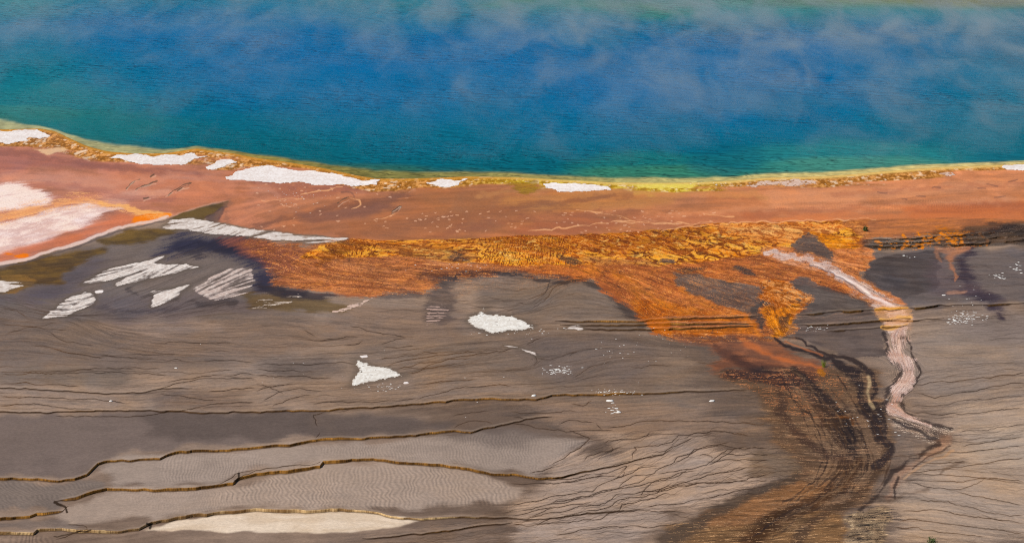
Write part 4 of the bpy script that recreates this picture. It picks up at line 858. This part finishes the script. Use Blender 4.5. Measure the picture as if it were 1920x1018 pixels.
mp = node(nt, 'ShaderNodeMapping'); mp.inputs['Scale'].default_value = (.42, 1.0, 1); mp.inputs['Rotation'].default_value = (0, 0, .10)
na = node(nt, 'ShaderNodeTexNoise'); na.inputs['Scale'].default_value = 1.15; na.inputs['Detail'].default_value = 2.2; na.inputs['Roughness'].default_value = .6; na.inputs['Distortion'].default_value = .5
nb = node(nt, 'ShaderNodeTexNoise'); nb.inputs['Scale'].default_value = .07; nb.inputs['Detail'].default_value = 4
mr = node(nt, 'ShaderNodeMapRange'); mr.inputs[1].default_value = .35; mr.inputs[2].default_value = .65; mr.inputs[3].default_value = .35; mr.inputs[4].default_value = 1.0
bp = node(nt, 'ShaderNodeBump'); bp.inputs['Distance'].default_value = 1.0
link(nt, tc.outputs['Object'], mp.inputs['Vector']); link(nt, mp.outputs[0], na.inputs['Vector']); link(nt, mp.outputs[0], nb.inputs['Vector'])
link(nt, nb.outputs['Fac'], mr.inputs[0]); link(nt, mr.outputs[0], bp.inputs['Strength']); link(nt, na.outputs['Fac'], bp.inputs['Height'])
link(nt, bp.outputs[0], b.inputs['Normal']); link(nt, at.outputs['Color'], b.inputs['Color']); link(nt, b.outputs[0], ms.inputs[1]); link(nt, gl.outputs[0], ms.inputs[2]); link(nt, ms.outputs[0], out.inputs['Surface'])
tag(mesh_obj('pool_water', np.c_[wx.ravel(), wy.ravel(), wz.ravel()], wq, wc.reshape(-1, 3), mw), 'deep blue hot spring water turning teal and yellow at the rim', kind='structure')

# ---- steam drifting over the pool
mv, nt, out = new_mat('steam_vapour')
pv = node(nt, 'ShaderNodeVolumePrincipled'); pv.inputs['Color'].default_value = (.74, .90, 1, 1); pv.inputs['Anisotropy'].default_value = .1
ge = node(nt, 'ShaderNodeNewGeometry'); sx = node(nt, 'ShaderNodeSeparateXYZ'); link(nt, ge.outputs['Position'], sx.inputs[0])
mp = node(nt, 'ShaderNodeMapping'); mp.inputs['Scale'].default_value = (.19, .06, .42); mp.inputs['Rotation'].default_value = (0, .5, .3); link(nt, ge.outputs['Position'], mp.inputs['Vector'])
n1 = node(nt, 'ShaderNodeTexNoise'); n1.inputs['Scale'].default_value = 1.0; n1.inputs['Detail'].default_value = 7; n1.inputs['Roughness'].default_value = .64; n1.inputs['Distortion'].default_value = .9
link(nt, mp.outputs[0], n1.inputs['Vector'])
def mrange(src, a, b_, c, d):
    m = node(nt, 'ShaderNodeMapRange', interpolation_type='SMOOTHSTEP'); m.inputs[1].default_value = a; m.inputs[2].default_value = b_; m.inputs[3].default_value = c; m.inputs[4].default_value = d
    link(nt, src, m.inputs[0]); return m.outputs[0]
def mul(a, b_):
    m = node(nt, 'ShaderNodeMath', operation='MULTIPLY')
    for i, s_ in enumerate((a, b_)):
        if isinstance(s_, (int, float)): m.inputs[i].default_value = s_
        else: link(nt, s_, m.inputs[i])
    return m.outputs[0]
def add(a, b_):
    m = node(nt, 'ShaderNodeMath', operation='ADD')
    for i, s_ in enumerate((a, b_)):
        if isinstance(s_, (int, float)): m.inputs[i].default_value = s_
        else: link(nt, s_, m.inputs[i])
    return m.outputs[0]
fx = mrange(sx.outputs['X'], -30, 55, 0, 1); fy = mrange(sx.outputs['Y'], 195, 285, 0, 1)
bias = add(mul(mul(fx, fy), .7), add(mul(fx, .55), add(mul(fy, .6), .12)))
hz_ = mul(mrange(sx.outputs['Z'], 0, 1.0, .4, 1), mrange(sx.outputs['Z'], 3, 9, 1, 0))
dn = mul(mul(mrange(n1.outputs['Fac'], .47, .68, 0, 1), bias), mul(hz_, STEAM))
link(nt, dn, pv.inputs['Density']); link(nt, pv.outputs[0], out.inputs['Volume'])
x0, x1, y0, y1, z0, z1 = -62., 74., 190., 312., .25, 9.
vv = np.array([(x, y, z) for z in (z0, z1) for y in (y0, y1) for x in (x0, x1)])
vq = np.array([(0,2,3,1),(4,5,7,6),(0,1,5,4),(2,6,7,3),(0,4,6,2),(1,3,7,5)])
st = mesh_obj('steam', vv, vq, None, mv, smooth=False); tag(st, 'thin white steam drifting over the blue pool', kind='stuff')

# ---- plants and stones
def simple_mat(name, c, rough=.6, trans=0, var=.25, scale=30):
    m, nt, out = new_mat(name); b = node(nt, 'ShaderNodeBsdfPrincipled'); b.inputs['Roughness'].default_value = rough
    tc = node(nt, 'ShaderNodeTexCoord'); nz = node(nt, 'ShaderNodeTexNoise'); nz.inputs['Scale'].default_value = scale
    rp_ = node(nt, 'ShaderNodeValToRGB'); l = lin(c)
    rp_.color_ramp.elements[0].color = (*(l*(1-var)), 1); rp_.color_ramp.elements[1].color = (*np.minimum(l*(1+var), 1), 1); rp_.color_ramp.elements[0].position = .3; rp_.color_ramp.elements[1].position = .7
    link(nt, tc.outputs['Object'], nz.inputs['Vector']); link(nt, nz.outputs['Fac'], rp_.inputs[0]); link(nt, rp_.outputs[0], b.inputs['Base Color']); link(nt, b.outputs[0], out.inputs['Surface'])
    return m
def gz(u, v):
    i = int(round((u-U0)/S)); j = int(round((v-V0)/S)); x, y, z = unproject(float(us[i]), float(vs[j]), float(H[j, i])); return np.array([float(x), float(y), float(z)])
M_blade = simple_mat('green_blade', (122,136,46)); M_dry = simple_mat('dry_blade', (150,138,70)); M_leaf = simple_mat('shrub_leaf', (66,84,30), var=.4); M_stem = simple_mat('woody_stem', (84,66,46)); M_stone = simple_mat('white_stone', (226,224,220), .8, var=.12, scale=20)
def empty(name, loc, label, cat, group=None):
    o = bpy.data.objects.new(name, None); col.objects.link(o); o.location = loc; o.empty_display_size = .2; tag(o, label, cat, None, group); return o
def blades(n, h, spread, lean, rg, wid):
    co, q = [], []
    for k in range(n):
        a = rg.uniform(0, 6.28); r0 = spread*.35*math.sqrt(rg.random()); hh = h*rg.uniform(.45, 1); ln = lean*rg.uniform(.2, 1)*hh
        p = np.array([r0*math.cos(a), r0*math.sin(a), -.02]); dr = np.array([math.cos(a), math.sin(a), 0]); sd = np.array([-dr[1], dr[0], 0])
        if rg.random() < .5: sd = np.array([1, 0, 0.])
        base = len(co)
        for i, t in enumerate((0, .35, .7, 1)):
            c = p + dr*ln*t**1.8 + np.array([0, 0, hh*t]); wv = wid*(1-t**1.6)*.5+.0012
            co += [c-sd*wv, c+sd*wv]
        q += [(base+2*i, base+2*i+1, base+2*i+3, base+2*i+2) for i in range(3)]
    return np.array(co), np.array(q)
rg = np.random.default_rng(5)
t = empty('grass_tuft', gz(1544, 688), 'small upright green grass tuft standing alone in the brown outflow', 'grass tuft')
mesh_obj('green_blades', *blades(46, .56, .22, .28, rg, .022), None, M_blade, True, t); mesh_obj('dry_blades', *blades(16, .34, .3, .6, rg, .02), None, M_dry, True, t)
def shrub(loc, w, h, label, seed):
    rg = np.random.default_rng(seed); t = empty('low_shrub', loc, label, 'shrub', None)
    co, q = [], []
    for k in range(420):
        d = rg.normal(0, 1, 3); d /= np.linalg.norm(d); d[2] = abs(d[2])*.95-.05; r = rg.uniform(.55, 1)*(1+.25*math.sin(5*d[0]+3*d[1]+seed))
        c = np.array([d[0]*w*.5*r, d[1]*w*.5*r, .05+max(0, d[2])*h*r]); a = rg.normal(0, 1, 3); a /= np.linalg.norm(a); b_ = np.cross(a, d+.3*rg.normal(0, 1, 3)); b_ /= np.linalg.norm(b_)+1e-6
        s_ = rg.uniform(.018, .034); bs = len(co); co += [c-a*s_*1.5, c-b_*s_*.6, c+a*s_*1.5, c+b_*s_*.6]; q.append((bs, bs+1, bs+2, bs+3))
    mesh_obj('foliage', np.array(co), np.array(q), None, M_leaf, False, t)
    co, q = [], []
    for k in range(9):
        a = rg.uniform(0, 6.28); tip = np.array([math.cos(a)*w*.38, math.sin(a)*w*.38, h*rg.uniform(.4, .8)]); sd = np.array([-math.sin(a), math.cos(a), 0])
        for ax in (sd, np.array([0, 0, 1.])):
            bs = len(co); co += [np.array([0, 0, -.02])-ax*.008, np.array([0, 0, -.02])+ax*.008, tip+ax*.003, tip-ax*.003]; q.append((bs, bs+1, bs+2, bs+3))
    mesh_obj('stems', np.array(co), np.array(q), None, M_stem, False, t)
    return t
shrub(gz(1622, 433), .38, .33, 'small dark green shrub on the orange mat above the black ledges', 3)
shrub(gz(1747, 1022), .46, .40, 'low green shrub peeking over the bottom edge of the picture', 9)
def stone_geo(r, flat, rg):
    co, q = [], []; nlat, nlon = 5, 8
    ph = rg.uniform(0, 6.28, 4)
    for i in range(nlat+1):
        th = math.pi*i/nlat
        for j in range(nlon):
            a = 6.283*j/nlon; rr = r*(1+.22*math.sin(2*a+ph[0])+.14*math.sin(3*a+ph[1]+th*2)+.1*math.cos(5*a+ph[2]+th))
            co.append((rr*math.sin(th)*math.cos(a)*1.3, rr*math.sin(th)*math.sin(a), rr*math.cos(th)*flat))
    for i in range(nlat):
        for j in range(nlon): q.append((i*nlon+j, (i+1)*nlon+j, (i+1)*nlon+(j+1) % nlon, i*nlon+(j+1) % nlon))
    return np.array(co), np.array(q)
for u, v, r, lb in ((1335, 752, .13, 'lone white stone on the smooth brown flat left of the dark outflow'), (208, 752, .09, 'lone white stone on the lower left grey flat between two thin rills'),
                    (1144, 752, .15, 'white stone just below the long ochre ledge in the middle'), (330, 690, .07, 'lone white pebble on the dark flat left of the triangular patch'),
                    (1160, 773, .13, 'white stone lowest of the scatter below the long ochre ledge'), (1001, 742, .13, 'white stone on the lip of the long ochre ledge'), (1770, 554, .09, 'white pebble at the tip of the small pink spill at right')):
    co, q = stone_geo(r, .42, rg); o = mesh_obj('white_stone', co, q, None, M_stone, True); o.location = gz(u, v) + np.array([0, 0, r*.12]); tag(o, lb, 'stone', 'thing', 'white stones on the flats')
co, q = [], []
zones = [(1806, 596, 36, 13, 240, .07), (1873, 517, 13, 8, 36, .09), (1905, 503, 16, 9, 36, .09), (1050, 694, 34, 8, 150, .07), (1150, 735, 40, 5, 90, .06), (1150, 765, 16, 10, 24, .08), (1150, 660, 30, 14, 34, .05), (1705, 482, 20, 5, 14, .09),
         (1000, 622, 50, 10, 60, .05), (720, 725, 50, 8, 60, .05), (900, 617, 30, 10, 40, .06), (1530, 616, 26, 6, 60, .05), (1250, 640, 120, 40, 60, .04), (1820, 560, 60, 40, 50, .05), (560, 370, 70, 22, 120, .045), (110, 395, 100, 40, 60, .04), (860, 500, 90, 12, 50, .06), (1330, 345, 120, 4, 40, .07), (760, 700, 500, 60, 60, .035), (1640, 780, 60, 60, 70, .05)]
for (u, v, su, sv, n, r) in zones:
    for k in range(int(n*.45)):
        uu, vv_ = u+su*rg.normal(0, .5), v+sv*rg.normal(0, .5)
        c, f_ = stone_geo(r*.75*rg.uniform(.3, 1.1), .28, rg); bs = sum(len(a) for a in co) if False else None
        co.append(c*np.array([rg.uniform(.8, 1.8), 1, 1])+gz(min(uu, 2100), vv_)); q.append(f_)
off = np.cumsum([0]+[len(a) for a in co[:-1]]); q = np.concatenate([f_+o_ for f_, o_ in zip(q, off)])
tag(mesh_obj('white_gravel', np.concatenate(co), q, None, M_stone, True), 'scattered white chips of broken crust on the flats', kind='stuff')

# ------------------------------------------------------------------ light, sky, camera
w_ = bpy.data.worlds.new('World'); scene.world = w_; w_.use_nodes = True; nt = w_.node_tree; nt.nodes.clear()
sky = nt.nodes.new('ShaderNodeTexSky'); sky.sky_type = 'NISHITA'; sky.sun_disc = False
to_sun = np.array([-.84, -.54]); elev = math.radians(48)
sky.sun_elevation = elev; sky.sun_rotation = math.atan2(to_sun[0], to_sun[1])
bg = nt.nodes.new('ShaderNodeBackground'); bg.inputs['Strength'].default_value = .065; wo = nt.nodes.new('ShaderNodeOutputWorld')
nt.links.new(sky.outputs[0], bg.inputs[0]); nt.links.new(bg.outputs[0], wo.inputs[0])
L = bpy.data.lights.new('Sun', 'SUN'); L.energy = 3.75; L.angle = math.radians(.5); L.color = (1, .945, .86)
so = bpy.data.objects.new('Sun', L); col.objects.link(so)
import mathutils
dv = mathutils.Vector((to_sun[0]*math.cos(elev), to_sun[1]*math.cos(elev), math.sin(elev)))
so.rotation_euler = dv.to_track_quat('Z', 'Y').to_euler(); so.location = (-60, 60, 80)
cam = bpy.data.cameras.new('Camera'); cam.sensor_width = 36; cam.lens = 36*FPX/PW; cam.clip_start = 1; cam.clip_end = 9000
co_ = bpy.data.objects.new('Camera', cam); col.objects.link(co_); co_.location = (0, 0, CAMH); co_.rotation_euler = (math.pi/2-PITCH, 0, 0); scene.camera = co_
scene.view_settings.view_transform = 'Standard'; scene.view_settings.look = 'None'; scene.view_settings.exposure = 0; scene.view_settings.gamma = 1
scene.render.engine = 'CYCLES'; scene.cycles.use_denoising = False; scene.cycles.filter_width = 1.0; scene.cycles.volume_step_rate = 1.0; scene.cycles.volume_max_steps = 256; scene.cycles.max_bounces = 6
